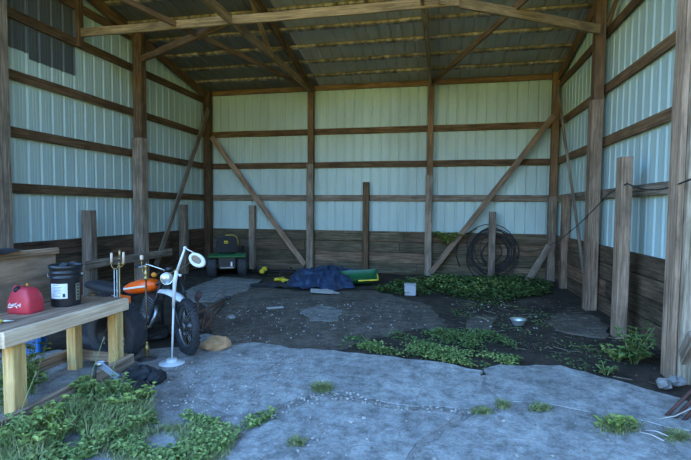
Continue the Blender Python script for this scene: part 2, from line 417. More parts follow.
slab('pale_slab', [(424, 326), (436, 317), (446, 326), (436, 332)], PAD, -.05, .02, .04, 13)
slab('pale_slab', [(464, 324), (478, 317), (496, 318), (490, 328), (474, 331)], PAD, -.05, .018, .04, 14)
slab('pale_slab', [(547, 322), (558, 315), (590, 316), (610, 327), (606, 338), (580, 336), (556, 330)], PAD, -.05, .018, .04, 15)

# ================================================================== FRAME TIMBERS
WALLN = {'b': 'back', 'l': 'left', 'r': 'right'}
ZG = dict(A=1.863, B=2.698, C=3.537, D=4.43, E=5.05)
ORD = dict(A='lowest', B='second', C='third', D='fourth', E='fifth')
for k in 'ABC':
    timber('wall_girt', (XL + .04, YB - .03, ZG[k]), (XR - .04, YB - .03, ZG[k]), .15, .04, WOOD_GREY if k == 'A' else WOOD_DARK,
           '%s horizontal wooden girt from the ground on the back tin wall' % ORD[k], 'girt')
timber('eave_header', (XL + .04, YB - .05, 4.62), (XR - .04, YB - .05, 4.62), .12, .05, WOOD_BROWN, 'brown header board along the eave at the top of the back wall', 'header board')
for k in 'ABCDE':
    ytop = min(YB - .08, 11.0 - (ZG[k] + .1 - 4.6) / SL)
    ml = WOOD_DARK
    timber('wall_girt', (XL + .03, YF, ZG[k]), (XL + .03, ytop, ZG[k]), .15, .04, ml, '%s horizontal wooden girt from the ground on the left tin wall' % ORD[k], 'girt')
    timber('wall_girt', (XR - .03, YF, ZG[k]), (XR - .03, ytop, ZG[k]), .15, .04, WOOD_GREY if k == 'A' else WOOD_BROWN if k in 'BC' else WOOD_DARK, '%s horizontal wooden girt from the ground on the right tin wall' % ORD[k], 'girt')
def post(x, y, ztop, wx, wy, mat, label, name='support_post', lean=(0, 0), split=None, mat2=None):
    if split is None:
        return timber(name, (x, y, -.1), (x + lean[0], y + lean[1], ztop), wx, wy, mat, label, 'post', side=(1, 0, 0), bow=.003)
    t = thing(name, label, 'post', (x, y, 0))
    a = timber('lower_timber', (0, 0, -.1), (0, 0, split), wx, wy, mat, side=(1, 0, 0), parent=t)
    b = timber('upper_timber', (0.012, 0.0, split), (0.012 + lean[0], lean[1], ztop), wx * .86, wy * .86, mat2, side=(1, 0, 0), parent=t)
    b['label'] = 'browner upper timber'
    return t
# back wall
post(-6.16, 10.96, 4.66, .17, .17, WOOD_DARK, 'dark corner post where the left and back tin walls meet')
post(-3.315, 10.96, 4.6, .17, .15, WOOD_GREY, 'tall post left of the centre of the back wall, above the blue tarp', split=2.7, mat2=WOOD_BROWN)
post(-.355, 10.96, 4.66, .16, .15, WOOD_GREY, 'tall post on the back wall rising behind the leafy ground cover', split=2.4, mat2=WOOD_BROWN)
post(2.40, 10.96, 4.66, .17, .17, WOOD_GREY, 'corner post where the right and back tin walls meet', split=1.9, mat2=WOOD_BROWN)
post(-4.90, 10.97, 1.66, .15, .14, WOOD_GREY, 'short grey post stub on the back wall beside the green riding mower', 'post_stub')
post(-1.885, 10.97, 2.25, .15, .14, WOOD_DARK, 'dark short post in the middle of the back wall', 'post_stub')
post(1.10, 10.86, 1.55, .15, .12, WOOD_GREY, 'short grey post stub that holds the coiled black hose', 'post_stub')
# left wall
post(-6.12, 8.16, 5.16, .22, .2, WOOD_GREY, 'tall post in the middle of the left tin wall', split=3.0, mat2=WOOD_DARK)
post(-6.14, 5.17, 5.7, .2, .2, WOOD_GREY, 'tall post at the left edge, nearest the bench panel')
post(-6.08, 6.72, 1.53, .19, .15, WOOD_GREY, 'short weathered post stub on the left wall behind the black bucket', 'post_stub')
post(-6.12, 9.72, 1.66, .17, .14, WOOD_GREY, 'short post stub on the left wall behind the motorcycle headlamp and white lamp', 'post_stub')
timber('stud', (-6.22, 6.75, 4.36), (-6.22, 6.75, 5.45), .12, .07, WOOD_DARK, 'short vertical stud high on the left wall carrying the end of the long tie beam', 'stud', side=(0, 1, 0))
# right wall
post(2.35, 7.95, 5.25, .17, .2, WOOD_POST, 'tall two-tone post in the middle of the right tin wall', split=3.35, mat2=WOOD_BROWN)
t_ = thing('support_post', 'knotty pale log post nearest the camera at the right edge', 'post', (2.225, 4.80, 0))
timber('log', (.045, 0, -.1), (.06, 0, 5.8), .2, .24, WOOD_LOG, side=(1, 0, 0), parent=t_)
o = timber('plank_facing', (-.085, .02, -.05), (-.07, .02, 5.8), .05, .2, WOOD_POST, side=(1, 0, 0), parent=t_); o['label'] = 'browner plank on its left face'
post(2.215, 6.30, 2.27, .125, .2, WOOD_POST, 'thick short post on the right wall where the black cable hangs', 'post_stub')
post(2.43, 9.90, 1.90, .15, .15, WOOD_POST, 'slim short post stub on the right wall near the back corner', 'post_stub')
# diagonals on the walls
timber('diagonal_brace', (-6.0, 10.86, 3.45), (-3.43, 10.86, .16), .14, .04, WOOD_POST, 'long diagonal board sloping down right across the left bay of the back wall', 'brace', side=(1, 0, 1))
timber('diagonal_brace', (2.36, 10.85, 3.70), (-.29, 10.85, .06), .13, .04, WOOD_POST, 'long diagonal board sloping down left across the right bay of the back wall', 'brace', side=(1, 0, -1))
timber('diagonal_brace', (-6.02, 10.75, 4.15), (-6.02, 8.5, .35), .13, .04, WOOD_GREY, 'long diagonal board on the left wall between the middle and corner posts', 'brace', side=(0, 1, -1))
timber('leaning_pole', yp(586.5, 292, 8.25), (2.38, 10.70, 4.30), .05, .04, WOOD_GREY, 'thin wooden pole leaning up into the right back corner', 'pole', side=(1, 0, 0))
timber('leaning_plank', (1.86, 10.62, .0), (2.33, 10.82, .80), .14, .04, WOOD_GREY, 'short plank leaning against the foot of the right corner post', 'plank', side=(1, .3, -.5))
timber('wall_rail', (-5.95, 6.45, .59), (-5.95, 8.95, .60), .15, .045, WOOD_GREY, 'weathered plank fixed level across the left wall posts behind the motorcycle', 'rail')
timber('diagonal_brace', (2.17, 4.47, .50), (2.22, 4.85, .06), .11, .05, WOOD_GREY, 'stubby brace at the foot of the knotty log post', 'brace', side=(0, 1, 1))
# roof timbers
def rafter(x, y0, y1, label, mat=WOOD_BROWN, w=.15, t=.045):
    timber('rafter', (x, y0, rz_(y0) - .05 - w / 2), (x, y1, rz_(y1) - .05 - w / 2), w, t, mat, label, 'rafter')
rafter(-6.2, ROOF_FRONT, 11.05, 'dark rafter along the sloping top of the left tin wall', WOOD_DARK, .2)
rafter(-3.27, ROOF_FRONT, 11.0, 'dark sloping rafter above the tall post over the blue tarp', WOOD_DARK, .17, .07)
rafter(-.355, ROOF_FRONT, 11.0, 'brown sloping rafter above the post behind the leafy ground cover', WOOD_TAN, .15)
rafter(2.45, ROOF_FRONT, 11.05, 'brown rafter along the sloping top of the right tin wall', WOOD_BROWN, .18)
i = 0
y = 10.5
PORD = ['first', 'second', 'third', 'fourth', 'fifth', 'sixth', 'seventh', 'eighth', 'ninth', 'tenth', 'eleventh', 'twelfth', 'thirteenth', 'fourteenth', 'fifteenth', 'sixteenth']
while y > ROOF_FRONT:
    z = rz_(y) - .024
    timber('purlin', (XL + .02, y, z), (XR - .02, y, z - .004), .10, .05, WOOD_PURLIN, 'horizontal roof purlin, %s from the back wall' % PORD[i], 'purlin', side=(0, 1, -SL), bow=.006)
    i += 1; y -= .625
ZT = 4.60
timber('tie_beam', (-6.22, 6.755, ZT), (.16, 6.74, ZT - .03), .14, .05, WOOD_TAN, 'long pale tie beam crossing under the roof from the left wall', 'beam')
timber('tie_brace', (2.30, 7.76, 4.40), (-.12, 6.68, ZT), .14, .05, WOOD_TAN, 'pale tie board running from the right middle post to the long tie beam', 'brace')
timber('tie_brace', (-6.0, 8.10, 4.58), (-3.46, 6.80, ZT - .02), .13, .06, WOOD_BROWN, 'brown knee brace from the left middle post up to the long tie beam', 'brace')
timber('truss_chord', (-3.315, 10.9, 4.56), (-3.43, ROOF_FRONT + .1, ZT + .02), .14, .06, WOOD_TAN, 'level truss chord running forward from the post above the blue tarp', 'beam')
timber('roof_brace', (-3.36, 10.75, 4.58), (-4.66, 5.5, 4.60), .09, .05, WOOD_BROWN, 'slender level brace running forward left from the post above the blue tarp', 'brace')
timber('roof_brace', (-.30, 10.85, 4.56), (1.45, 5.9, 4.62), .10, .05, WOOD_BROWN, 'slender level brace running forward right from the post behind the leafy ground cover', 'brace')
timber('truss_chord', (-.345, 10.9, 4.54), (-.36, ROOF_FRONT + .1, 4.66), .13, .05, WOOD_TAN, 'level truss chord running forward from the post behind the leafy ground cover', 'beam')
timber('truss_web', (-3.34, 7.4, rz_(7.4) - .1), (-3.40, 8.45, 4.64), .09, .04, WOOD_TAN, 'steep web board of the left truss leaning back to its chord', 'web board', side=(1, 0, 0))
timber('truss_web', (-3.30, 9.05, rz_(9.05) - .1), (-3.38, 8.40, 4.64), .08, .04, WOOD_TAN, 'short web board of the left truss meeting the steep one', 'web board', side=(1, 0, 0))
timber('wall_strut', (2.42, 7.75, 4.48), (2.44, 6.3, 5.5), .09, .04, WOOD_BROWN, 'short strut sloping up at the top of the right wall beside the two-tone post', 'strut', side=(0, 1, 1))
# dark sheets over the left wall
def darksheet(y0, y1, zb, label):
    pts = ribx(y0, y1, .055); mb = MB(); vs = []
    for u, d in pts: vs += [(XL + .009 - d, u, zb), (XL + .009 - d, u, rz_(u) - .25)]
    fs = [(2 * i, 2 * i + 2, 2 * i + 3, 2 * i + 1) for i in range(len(pts) - 1)]
    o = mb.add(vs, fs).build('dark_tin_sheet', TIN_DARK, fixn=False); tag(o, label, 'metal sheet')
darksheet(4.9, 5.815, 3.94, 'dark tin sheet high on the left wall at the left edge')
darksheet(5.82, 6.72, 3.86, 'dark tin sheet high on the left wall just in front of the short stud')

# ================================================================== WORK BENCH
BZ = .72
bench = thing('workbench', 'rustic wooden workbench with yellowish legs and a plywood back panel at the left', 'workbench', (-3.3, 3.18, 0))
def bt(name, p0, p1, w, t, mat, side=(0, 0, 1), label=None):
    q = V((-3.3, 3.18, 0)); o = timber(name, V(p0) - q, V(p1) - q, w, t, mat, side=side, parent=bench)
    if label: o['label'] = label
    return o
for k, xx in enumerate((-3.10, -3.27, -3.44, -3.61)):
    bt('top_board', (xx, 2.50, BZ - .02), (xx, 3.75 - .02 * (k % 2), BZ - .02), .165, .04, WOOD_TOP, side=(1, 0, 0))
bt('front_rail', (-2.99, 2.50, BZ - .06), (-2.99, 3.76, BZ - .06), .115, .045, WOOD_EDGE, label='pale front edge board')
bt('end_rail', (-3.03, 2.475, BZ - .06), (-3.69, 2.475, BZ - .06), .115, .045, WOOD_EDGE)
bt('leg', (-3.075, 2.66, -.05), (-3.075, 2.66, BZ - .045), .10, .11, WOOD_NEW, side=(1, 0, 0))
bt('leg', (-3.055, 3.68, -.03), (-3.055, 3.68, BZ - .045), .105, .09, WOOD_NEW, side=(1, 0, 0))
bt('leg', (-3.50, 3.66, -.03), (-3.50, 3.66, BZ - .045), .105, .09, WOOD_NEW, side=(1, 0, 0))
bt('leg', (-3.55, 2.66, -.03), (-3.55, 2.66, BZ - .045), .12, .10, WOOD_NEW, side=(1, 0, 0))
bt('stretcher', (-2.975, 2.35, .06), (-2.975, 3.80, .10), .11, .05, WOOD_POST)
bt('stretcher', (-3.63, 2.5, .12), (-3.63, 3.70, .12), .11, .05, WOOD_POST)
bt('stretcher', (-3.62, 3.755, .12), (-3.0, 3.755, .12), .10, .04, WOOD_POST)
bt('back_panel', (-3.71, 2.40, .93), (-3.71, 3.66, .93), .44, .02, WOOD_PLY, label='grey plywood back panel')
bt('cap_board', (-3.70, 2.40, 1.165), (-3.70, 3.68, 1.165), .06, .045, WOOD_POST, label='pale board capping the back panel')

# gas can
gc = gp(27, 312, BZ); gc.x -= .01
can = thing('gas_can', 'red plastic fuel can with white lettering on the workbench', 'fuel can', gc, radians(2)); can.scale = (.92, 1.1, 1.24)
mb = MB()
prof = [(1.0, 1.0, 0), (1.03, 1.05, .015), (1.03, 1.05, .07), (.98, .98, .10), (.80, .84, .135), (.68, .66, .155), (.52, .5, .165)]
rs = []
for sx, sy, z in prof:
    r = []
    for a in range(24):
        th = 2 * pi * a / 24; c, s_ = cos(th), sin(th)
        e = .32
        r.append((.115 * sx * math.copysign(abs(c) ** e, c), .075 * sy * math.copysign(abs(s_) ** e, s_), z))
    rs.append(r)
mb.rings(rs, smooth=True); mb.build('body', REDP, can)
mb = MB().box((-.045, 0, .155), (.13, .05, .035), Euler((0, .1, 0)).to_matrix(), .012).box((-.10, 0, .12), (.03, .05, .09), None, .01); mb.build('handle', REDP, can)
mb = MB().lathe([(.022, 0), (.024, .004), (.024, .022), (.018, .026)], 16, Matrix.Translation((-.035, -.035, .148)) @ Matrix.Rotation(.6, 4, 'X')); mb.build('spout_cap', BLACKP, can)
mb = MB().lathe([(.009, 0), (.009, .014), (.005, .018)], 10, Matrix.Translation((.02, .0, .175))); o = mb.build('vent_cap', AMBER, can); o['label'] = 'small amber vent cap'
mb = MB(); rg = random.Random(3)
# white lettering: loose brush-like strokes on the long side facing the front
for cx, w in ((-.07, .026), (-.04, .03), (-.005, .03), (.028, .024)):
    for k in range(4):
        z = .035 + .035 * rg.random(); mb.box((cx + rg.uniform(-.012, .012), -.0795, z), (w * rg.uniform(.35, .8), .003, .007), Euler((0, rg.uniform(-1.4, 1.4), 0)).to_matrix())
mb.build('lettering', PAPER, can)

# bucket
bk = gp(66.5, 304.5, BZ); bk.z = BZ
RB = .128
bucket = thing('bucket', 'black plastic bucket with a white paper label on the workbench', 'bucket', bk)
H = .362
mb = MB().lathe([(RB * .90, 0), (RB * .905, .01), (RB * .95, H - .12), (RB * .955, H - .118), (RB * 1.03, H - .112), (RB * 1.03, H - .106), (RB * .96, H - .10), (RB * .965, H - .075), (RB * 1.03, H - .07), (RB * 1.03, H - .064), (RB * .97, H - .058), (RB * .975, H - .035), (RB * 1.05, H - .03), (RB * 1.06, H), (RB * 1.0, H), (RB * .97, H - .02), (RB * .9, .02), (.001, .02)], 40, cap=True)
mb.build('shell', BLACKP, bucket)
va = math.atan2(-bk.y, -bk.x)
def wrap(r, a0, a1, z0, z1, n=10):
    return lambda u, v: (r * cos(a0 + (a1 - a0) * u), r * sin(a0 + (a1 - a0) * u), z0 + (z1 - z0) * v)
mb = MB().grid(wrap(RB * .952, va - 1.15, va + .08, .075, .205), 12, 2)
lb = mb.build('paper_label', PAPER, bucket)
mb = MB(); 
for z, w in ((.19, .5), (.172, .7), (.16, .62), (.148, .7), (.136, .55), (.124, .66), (.108, .4), (.096, .6)):
    mb.grid(wrap(RB * .957, va - .93, va - .93 + w * .9, z, z + .005), 8, 1)
mb.build('print_lines', INK, lb)
mb = MB().grid(wrap(RB * .958, va - .22, va - .06, .088, .118), 4, 1); mb.build('print_block', INKD, lb)
mb = MB().grid(wrap(RB * .962, va + .62, va + .98, .05, .20), 6, 2); ws = mb.build('warning_strip', BEIGE, bucket)
mb = MB(); rg = random.Random(5)
for k in range(5):
    a = va + .70 + .02 * rg.random(); mb.grid(wrap(RB * .967, a, a + .18, .062 + .028 * k, .078 + .028 * k), 3, 1)
mb.build('print_block', INKD, ws)
mb = MB(); pts = []
for k in range(17):
    a = pi * k / 16; pts.append((RB * 1.08 * cos(a) * 1.0, RB * 1.08 * sin(a) * .35 - 0.02, H - .075 - .10 * sin(a)))
rot = Matrix.Rotation(va + pi / 2 + pi, 4, 'Z')
mb.tube([rot @ V(p) for p in pts], .003, 6); mb.build('bail_handle', STEEL, bucket)
mb = MB().ball((RB * 1.03 * cos(va + 1.25), RB * 1.03 * sin(va + 1.25), H - .085), (.03, .03, .03)); mb.build('handle_ear', STEEL, bucket)
o = MB().grid(lambda u, v: (.17 * (u - .5) - .03 + .01 * sin(9 * v), .15 * (v - .5), H - .025 + .075 * u * (1 - .4 * u) * abs(sin(2.6 * v + .5)) + .012 * sin(13 * u)), 14, 12).build('black_bag', RUBBER)
o.location = bk; o.rotation_euler = (0, 0, va + 1.9); tag(o, 'crumpled black plastic bag sticking out of the black bucket', 'bag')
pk = gp(93, 295.5, BZ)
mb = MB().lathe([(.042, 0), (.045, .004), (.045, .014), (.036, .022), (.015, .024), (.013, .034), (.001, .035)], 20)
o = mb.build('round_cap', BRASSD); o.location = pk; tag(o, 'small dull round lid on the bench between the bucket and the candelabra', 'lid')
# yellow snips at the left bench corner
q = gp(6, 321, BZ + .012)
pl = thing('pliers', 'yellow-handled hand tool lying on the near left corner of the bench', 'hand tool', q, radians(20))
MB().tube([(-.02, .006, 0), (-.06, .022, 0), (-.13, .02, 0)], [.007, .009, .008], 8).build('handle', YELLOW, pl)
MB().tube([(-.02, -.006, 0), (-.06, -.022, 0), (-.13, -.02, 0)], [.007, .009, .008], 8).build('handle', YELLOW, pl)
MB().tube([(-.03, 0, 0), (0, 0, 0), (.06, 0, 0)], [.008, .012, .003], 8).build('jaw', STEEL, pl)
# black rubber sheet draped over the back panel
mb = MB(); mb.grid(lambda u, v: (-3.80 + .18 * v, 2.85 + .42 * u, 1.20 + .11 * (1 - u) * (1 - abs(2 * v - 1) ** 2) + .012 * sin(9 * u) - .0 * v), 14, 10)
tag(mb.build('rubber_sheet', RUBBER, loc=(-3.71, 3.0, 1.19)), 'black rubber sheet heaped on the cap of the bench back panel at the left edge', 'rubber sheet')
# under the bench
q = gp(27, 346)
t = thing('blue_tray', 'blue plastic tray standing in the shade under the bench', 'tray', (-4.35, 3.93, 0), .3)
MB().box((0, 0, .20), (.26, .03, .18), Euler((.2, 0, 0)).to_matrix(), .01).box((0, .06, .1), (.24, .16, .2), None, .015).build('shell', BLUEP, t)
o = MB().lathe([(.05, 0), (.055, .01), (.05, .12), (.03, .15), (.028, .17), (.001, .172)], 14).build('yellow_jug', AMBER); o.location = (-3.98, 3.46, 0)
tag(o, 'small amber plastic jug under the bench behind the front left leg', 'jug')

# ================================================================== TYRES
def tyre(loc, axis, R, w, label, rr=.19, lean=0.0):
    """loose wheel standing upright; axis = heading of the visible side"""
    t = thing('car_wheel', label, 'wheel', loc)
    a = V(axis).normalized(); up = V((0, 0, 1)); s_ = up.cross(a).normalized()
    m = Matrix((s_, up, a)).transposed().to_4x4(); m.translation = V((0, 0, R))
    prof = [(rr, -w * .40), (rr + .02, -w * .46), (rr + .06, -w * .5), (R * .93, -w * .46), (R * .985, -w * .38), (R, -w * .2), (R, w * .2), (R * .985, w * .38), (R * .93, w * .46), (rr + .06, w * .5), (rr + .02, w * .46), (rr, w * .40)]
    mb = MB(); n = 48
    rs = [[(r * cos(2 * pi * k / n), r * sin(2 * pi * k / n), z) for k in range(n)] for r, z in prof]
    mb.rings(rs + [rs[0]], m, False, False, True)
    tr = mb.build('tyre', TYRE, t)
    mb = MB()
    for k in range(n):
        for zz in (-.33, -.11, .11, .33):
            a0 = 2 * pi * (k + (.5 if zz > 0 else 0)) / n
            mb.box((0, 0, 0), (.014, R * 2 * pi / n * .62, w * .17), None)
            for v in mb.v[-8:]:
                pass
            c = Matrix.Rotation(a0, 4, 'Z') @ Matrix.Translation((R * (1 if abs(zz) < .2 else .992), 0, zz * w))
            mb.v[-8:] = [m @ (c @ v) for v in mb.v[-8:]]
    mb.build('tread', TYRE, tr)
    mb = MB().lathe([(rr, -w * .4), (rr - .015, -w * .36), (rr - .025, w * .1), (rr - .005, w * .38), (rr + .004, w * .4), (rr - .012, w * .36), (rr - .03, w * .1), (rr * .72, w * .06), (rr * .45, w * .16), (.05, w * .17), (.045, w * .22), (.001, w * .22)], 32, m)
    rim = mb.build('rim', BLACKM, t)
    for k in range(8):
        aa = 2 * pi * k / 8; MB().lathe([(.026, 0), (.024, .004), (.001, .005)], 10, m @ Matrix.Translation((rr * .62 * cos(aa), rr * .62 * sin(aa), w * .115))).build('vent_hole', RUBBER, rim)
    return t
tyre((-3.30, 4.00, 0), (-.10, -1, 0), .30, .21, 'big black treaded car tyre on its rim standing behind the right end of the workbench')
tyre((-3.86, 4.36, 0), (.05, -1, 0), .30, .2, 'second dark tyre standing further back under the workbench')

# ================================================================== MOTORCYCLE
FW = V((-2.69, 4.40, 0)); hd = V((.95, -.30, 0)).normalized()
ang = math.atan2(hd.y, hd.x)
WB = 1.50
bike = thing('motorcycle', 'old small motorcycle with an orange fuel tank parked behind the workbench', 'motorcycle', FW - hd * WB / 2, ang)
steer = Matrix.Translation((WB / 2 - .40, 0, 0)) @ Matrix.Rotation(radians(-20), 4, 'Z') @ Matrix.Translation((-(WB / 2 - .40), 0, 0))
# keep the front contact point where it stands
cp = steer @ V((WB / 2, 0, 0)); shift = V((WB / 2, 0, 0)) - cp
STM = Matrix.Translation(shift * 0.6) @ steer
def wheel(cx, R, tw, m0, name):
    m = m0 @ Matrix.Translation((cx, 0, R)) @ Matrix.Rotation(pi / 2, 4, 'X')
    w = MB().torus(R - tw, tw, 44, 12, m, .9).build(name, TYRE, bike)
    mb = MB()
    for k in range(40):
        a = 2 * pi * k / 40
        for zz, th in ((0, 0.0), (.62, .5), (-.62, -.5)):
            c = m @ Matrix.Rotation(a + (pi / 40 if zz else 0), 4, 'Z') @ Matrix.Translation((R - tw + tw * cos(th * 1.3), 0, zz * tw)) @ Matrix.Rotation(-th, 4, 'Y')
            n0 = len(mb.v); mb.box((0, 0, 0), (.022, .022, .022)); mb.v[n0:] = [c @ v for v in mb.v[n0:]]
    mb.build('knobs', TYRE, w)
    rim = MB().lathe([(R - 2 * tw + .004, -.016), (R - 2 * tw - .012, -.012), (R - 2 * tw - .012, .012), (R - 2 * tw + .004, .016), (R - 2 * tw + .010, 0), (R - 2 * tw + .004, -.016)], 40, m, cap=False).build('rim', STEEL, w)
    MB().lathe([(.001, -.05), (.05, -.05), (.055, -.03), (.03, -.02), (.03, .02), (.055, .03), (.05, .05), (.001, .05)], 20, m).build('hub', ENGINE, w)
    mb = MB()
    for k in range(28):
        a = 2 * pi * k / 28; b2 = a + (.35 if k % 2 else -.35); z = .03 if k % 4 < 2 else -.03
        mb.tube([m @ V((.035 * cos(b2), .035 * sin(b2), z)), m @ V(((R - 2 * tw) * cos(a), (R - 2 * tw) * sin(a), 0))], .0022, 4)
    mb.build('spokes', STEEL, w)
    return w
wheel(WB / 2, .30, .042, STM, 'front_wheel')
wheel(-WB / 2, .29, .05, Matrix(), 'rear_wheel')
hx = WB / 2 - .44
def S_(p): return STM @ V(p)
mb = MB()
for s in (-1, 1):
    mb.tube([S_((WB / 2, .075 * s, .30)), S_((WB / 2 - .20, .075 * s, .54))], [.022, .02], 10); mb.tube([S_((WB / 2 - .20, .075 * s, .54)), S_((hx, .075 * s, .84))], .015, 10)
mb.tube([S_((WB / 2, -.085, .30)), S_((WB / 2, .085, .30))], .012, 8)
for zz, xx in ((.62, WB / 2 - .26), (.80, hx + .02)): mb.box(S_((xx, 0, zz)), (.06, .19, .025), STM.to_3x3(), .006)
mb.build('fork', BLACKM, bike)
# front fender
def fend(u, v):
    w = .068 * (1 - .35 * abs(2 * u - 1) ** 3); y = (v - .5) * 2 * w
    x = .27 + .44 * u
    return V((x, y - .02 - .05 * u, .605 + .05 * sin(pi * (.15 + .8 * u)) + .03 * (1 - (2 * v - 1) ** 2) - .03 * u))
MB().grid(fend, 20, 8).grid(lambda u, v: fend(u, v) - V((0, 0, .006)), 20, 8).build('front_fender', SILVERP, bike)
# headlight
hm = Matrix.Translation((.43, -.06, .80)) @ Matrix.Rotation(radians(-30), 4, 'Z') @ Matrix.Rotation(pi / 2, 4, 'Y') @ Matrix.Scale(.84, 4)
hl = MB().lathe([(.012, -.11), (.05, -.085), (.075, -.04), (.082, 0), (.086, .004), (.084, .014), (.074, .014), (.072, .006)], 28, hm, cap=False).build('headlight', CHROME, bike)
MB().lathe([(.074, .008), (.06, .02), (.03, .028), (.001, .03)], 24, hm, cap=False).build('lens', GLASSM, hl)
# handlebar
hb = [(hx - .10, .36, .93), (hx - .05, .26, .95), (hx + .0, .14, .90), (hx + .02, .06, .86), (hx + .02, -.06, .86), (hx + .0, -.14, .90), (hx - .05, -.26, .95), (hx - .10, -.36, .93)]
h = MB().tube([S_(p) for p in hb], .011, 8).build('handlebar', CHROME, bike)
for s in (0, -1):
    a, b = V(hb[s]), V(hb[1 if s == 0 else -2]); MB().tube([S_(a + (a - b) * .15), S_(a.lerp(b, .9))], .017, 8).build('grip', RUBBER, h)
    c = a.lerp(b, 1.0); MB().tube([S_(c + V((.04, 0, 0))), S_(a + V((.07, 0, -.005)))], .006, 6).build('lever', STEEL, h)
for s in (1, -1):
    q = V((.36, .15 * s - .02, .85)); sg = MB().ball(q, (.06, .055, .055)).build('turn_signal', AMBER, bike)
    MB().tube([V((.33, .05 * s - .02, .85)), q], .008, 6).build('signal_stalk', CHROME, sg)
MB().lathe([(.035, -.04), (.04, 0), (.036, .004)], 16, STM @ Matrix.Translation((hx + .05, -.05, .90)) @ Matrix.Rotation(-.5, 4, 'Y')).build('gauge', BLACKP, bike)
mb = MB(); 
mb.tube([S_((hx + .02, .05, .86)), S_((hx + .1, .12, .80)), S_((hx + .04, .07, .62)), (hx - .2, .03, .5)], .006, 6)
mb.tube([S_((hx - .02, -.12, .90)), S_((hx + .12, -.10, .84)), S_((hx + .1, -.08, .6)), S_((WB / 2 - .03, -.06, .36))], .006, 6)
mb.build('cables', RUBBER, bike)
# tank
rs = []
for xx, w, zc, hh in ((-.19, .03, .62, .04), (-.17, .06, .63, .10), (-.09, .095, .655, .155), (.02, .115, .685, .19), (.11, .115, .71, .19), (.18, .09, .725, .155), (.215, .05, .73, .10), (.225, .02, .73, .05)):
    rs.append([(xx, w * math.copysign(abs(cos(t)) ** .75, cos(t)), zc + hh / 2 * math.copysign(abs(sin(t)) ** .8, sin(t))) for t in (2 * pi * k / 20 for k in range(20))])
tk = MB().rings(rs, smooth=True).build('fuel_tank', ORANGE, bike); tk.location = (-.125, 0, .035); tk.scale = (1.36, 1, .90)
mb = MB()
for s in (1, -1):
    def st(u, v, s=s):
        T = ((-.19, .03, .62), (-.17, .06, .63), (-.09, .095, .655), (.02, .115, .685), (.11, .115, .71), (.18, .09, .725))
        xx = -.165 + .33 * u
        for p, q in zip(T, T[1:]):
            if p[0] <= xx <= q[0]: f = (xx - p[0]) / (q[0] - p[0]); w = p[1] + (q[1] - p[1]) * f; zc = p[2] + (q[2] - p[2]) * f; break
        return (xx, s * (w + .004), zc - .008 + .022 * v)
    mb.grid(st, 12, 1)
o = mb.build('stripe', PAPER, tk); o['label'] = 'pale stripe along the tank side'
MB().lathe([(.03, 0), (.03, .015), (.02, .02), (.001, .02)], 16, Matrix.Translation((.08, 0, .80))).build('fuel_cap', CHROME, tk)
# frame, seat, engine
mb = MB()
for s in (1, -1):
    mb.tube([(hx - .02, .02 * s, .76), (hx - .10, .05 * s, .50), (.16, .09 * s, .22), (-.2, .1 * s, .2), (-.36, .1 * s, .36), (-.44, .08 * s, .50)], .014, 8)
    mb.tube([(-.30, .10 * s, .33), (-WB / 2, .09 * s, .29)], .016, 8); mb.tube([(-WB / 2, .11 * s, .30), (-.62, .09 * s, .53)], .02, 8)
mb.tube([(hx, 0, .77), (0, 0, .62), (-.36, 0, .50), (-1.05, 0, .53)], .018, 8); mb.tube([(hx + .02, 0, .84), (hx + .07, 0, .62)], .028, 10)
mb.build('frame', BLACKM, bike)
rs = []
for xx, w, z0, hh in ((-1.14, .05, .60, .04), (-1.09, .11, .595, .09), (-.90, .125, .585, .11), (-.65, .12, .57, .11), (-.50, .09, .565, .09), (-.40, .06, .56, .06)):
    rs.append([(xx, w * math.copysign(abs(cos(t)) ** .6, cos(t)), z0 + hh / 2 * math.copysign(abs(sin(t)) ** .6, sin(t))) for t in (2 * pi * k / 16 for k in range(16))])
MB().rings(rs, smooth=True).build('seat', RUBBER, bike)
mb = MB().box((-.02, 0, .29), (.30, .22, .16), None, .04).lathe([(.08, -.12), (.085, -.1), (.085, .1), (.08, .12)], 20, Matrix.Translation((-.08, 0, .28)) @ Matrix.Rotation(pi / 2, 4, 'X'))
en = mb.build('engine', ENGINE, bike)
mb = MB()
for k in range(7): mb.box((.08 + .012 * k, 0, .39 + .028 * k), (.17, .17, .012), Matrix.Rotation(.4, 3, 'Y'), .004)
mb.box((.12, 0, .47), (.09, .09, .2), Matrix.Rotation(.4, 3, 'Y')); mb.build('cylinder_fins', ENGINE, en)
MB().tube([(.20, -.03, .46), (.27, -.08, .40), (.22, -.12, .24), (0, -.14, .20), (-.3, -.15, .24)], .019, 8).tube([(-.3, -.15, .24), (-.34, -.15, .25), (-.7, -.16, .32), (-.74, -.16, .33)], [.019, .04, .045, .02], 12).build('exhaust', STEEL, bike)
def rf(u, v):
    a = radians(20) + radians(130) * u; y = (v - .5) * .2; r = .345 + .03 * (1 - (2 * v - 1) ** 2); return (-WB / 2 + r * cos(a), y * .8, .20 + r * sin(a) * .93)
MB().grid(rf, 18, 6).build('rear_fender', SILVERP, bike)
MB().box((-.24, -.115, .47), (.2, .02, .16), None, .008).build('side_cover', ORANGE, bike)

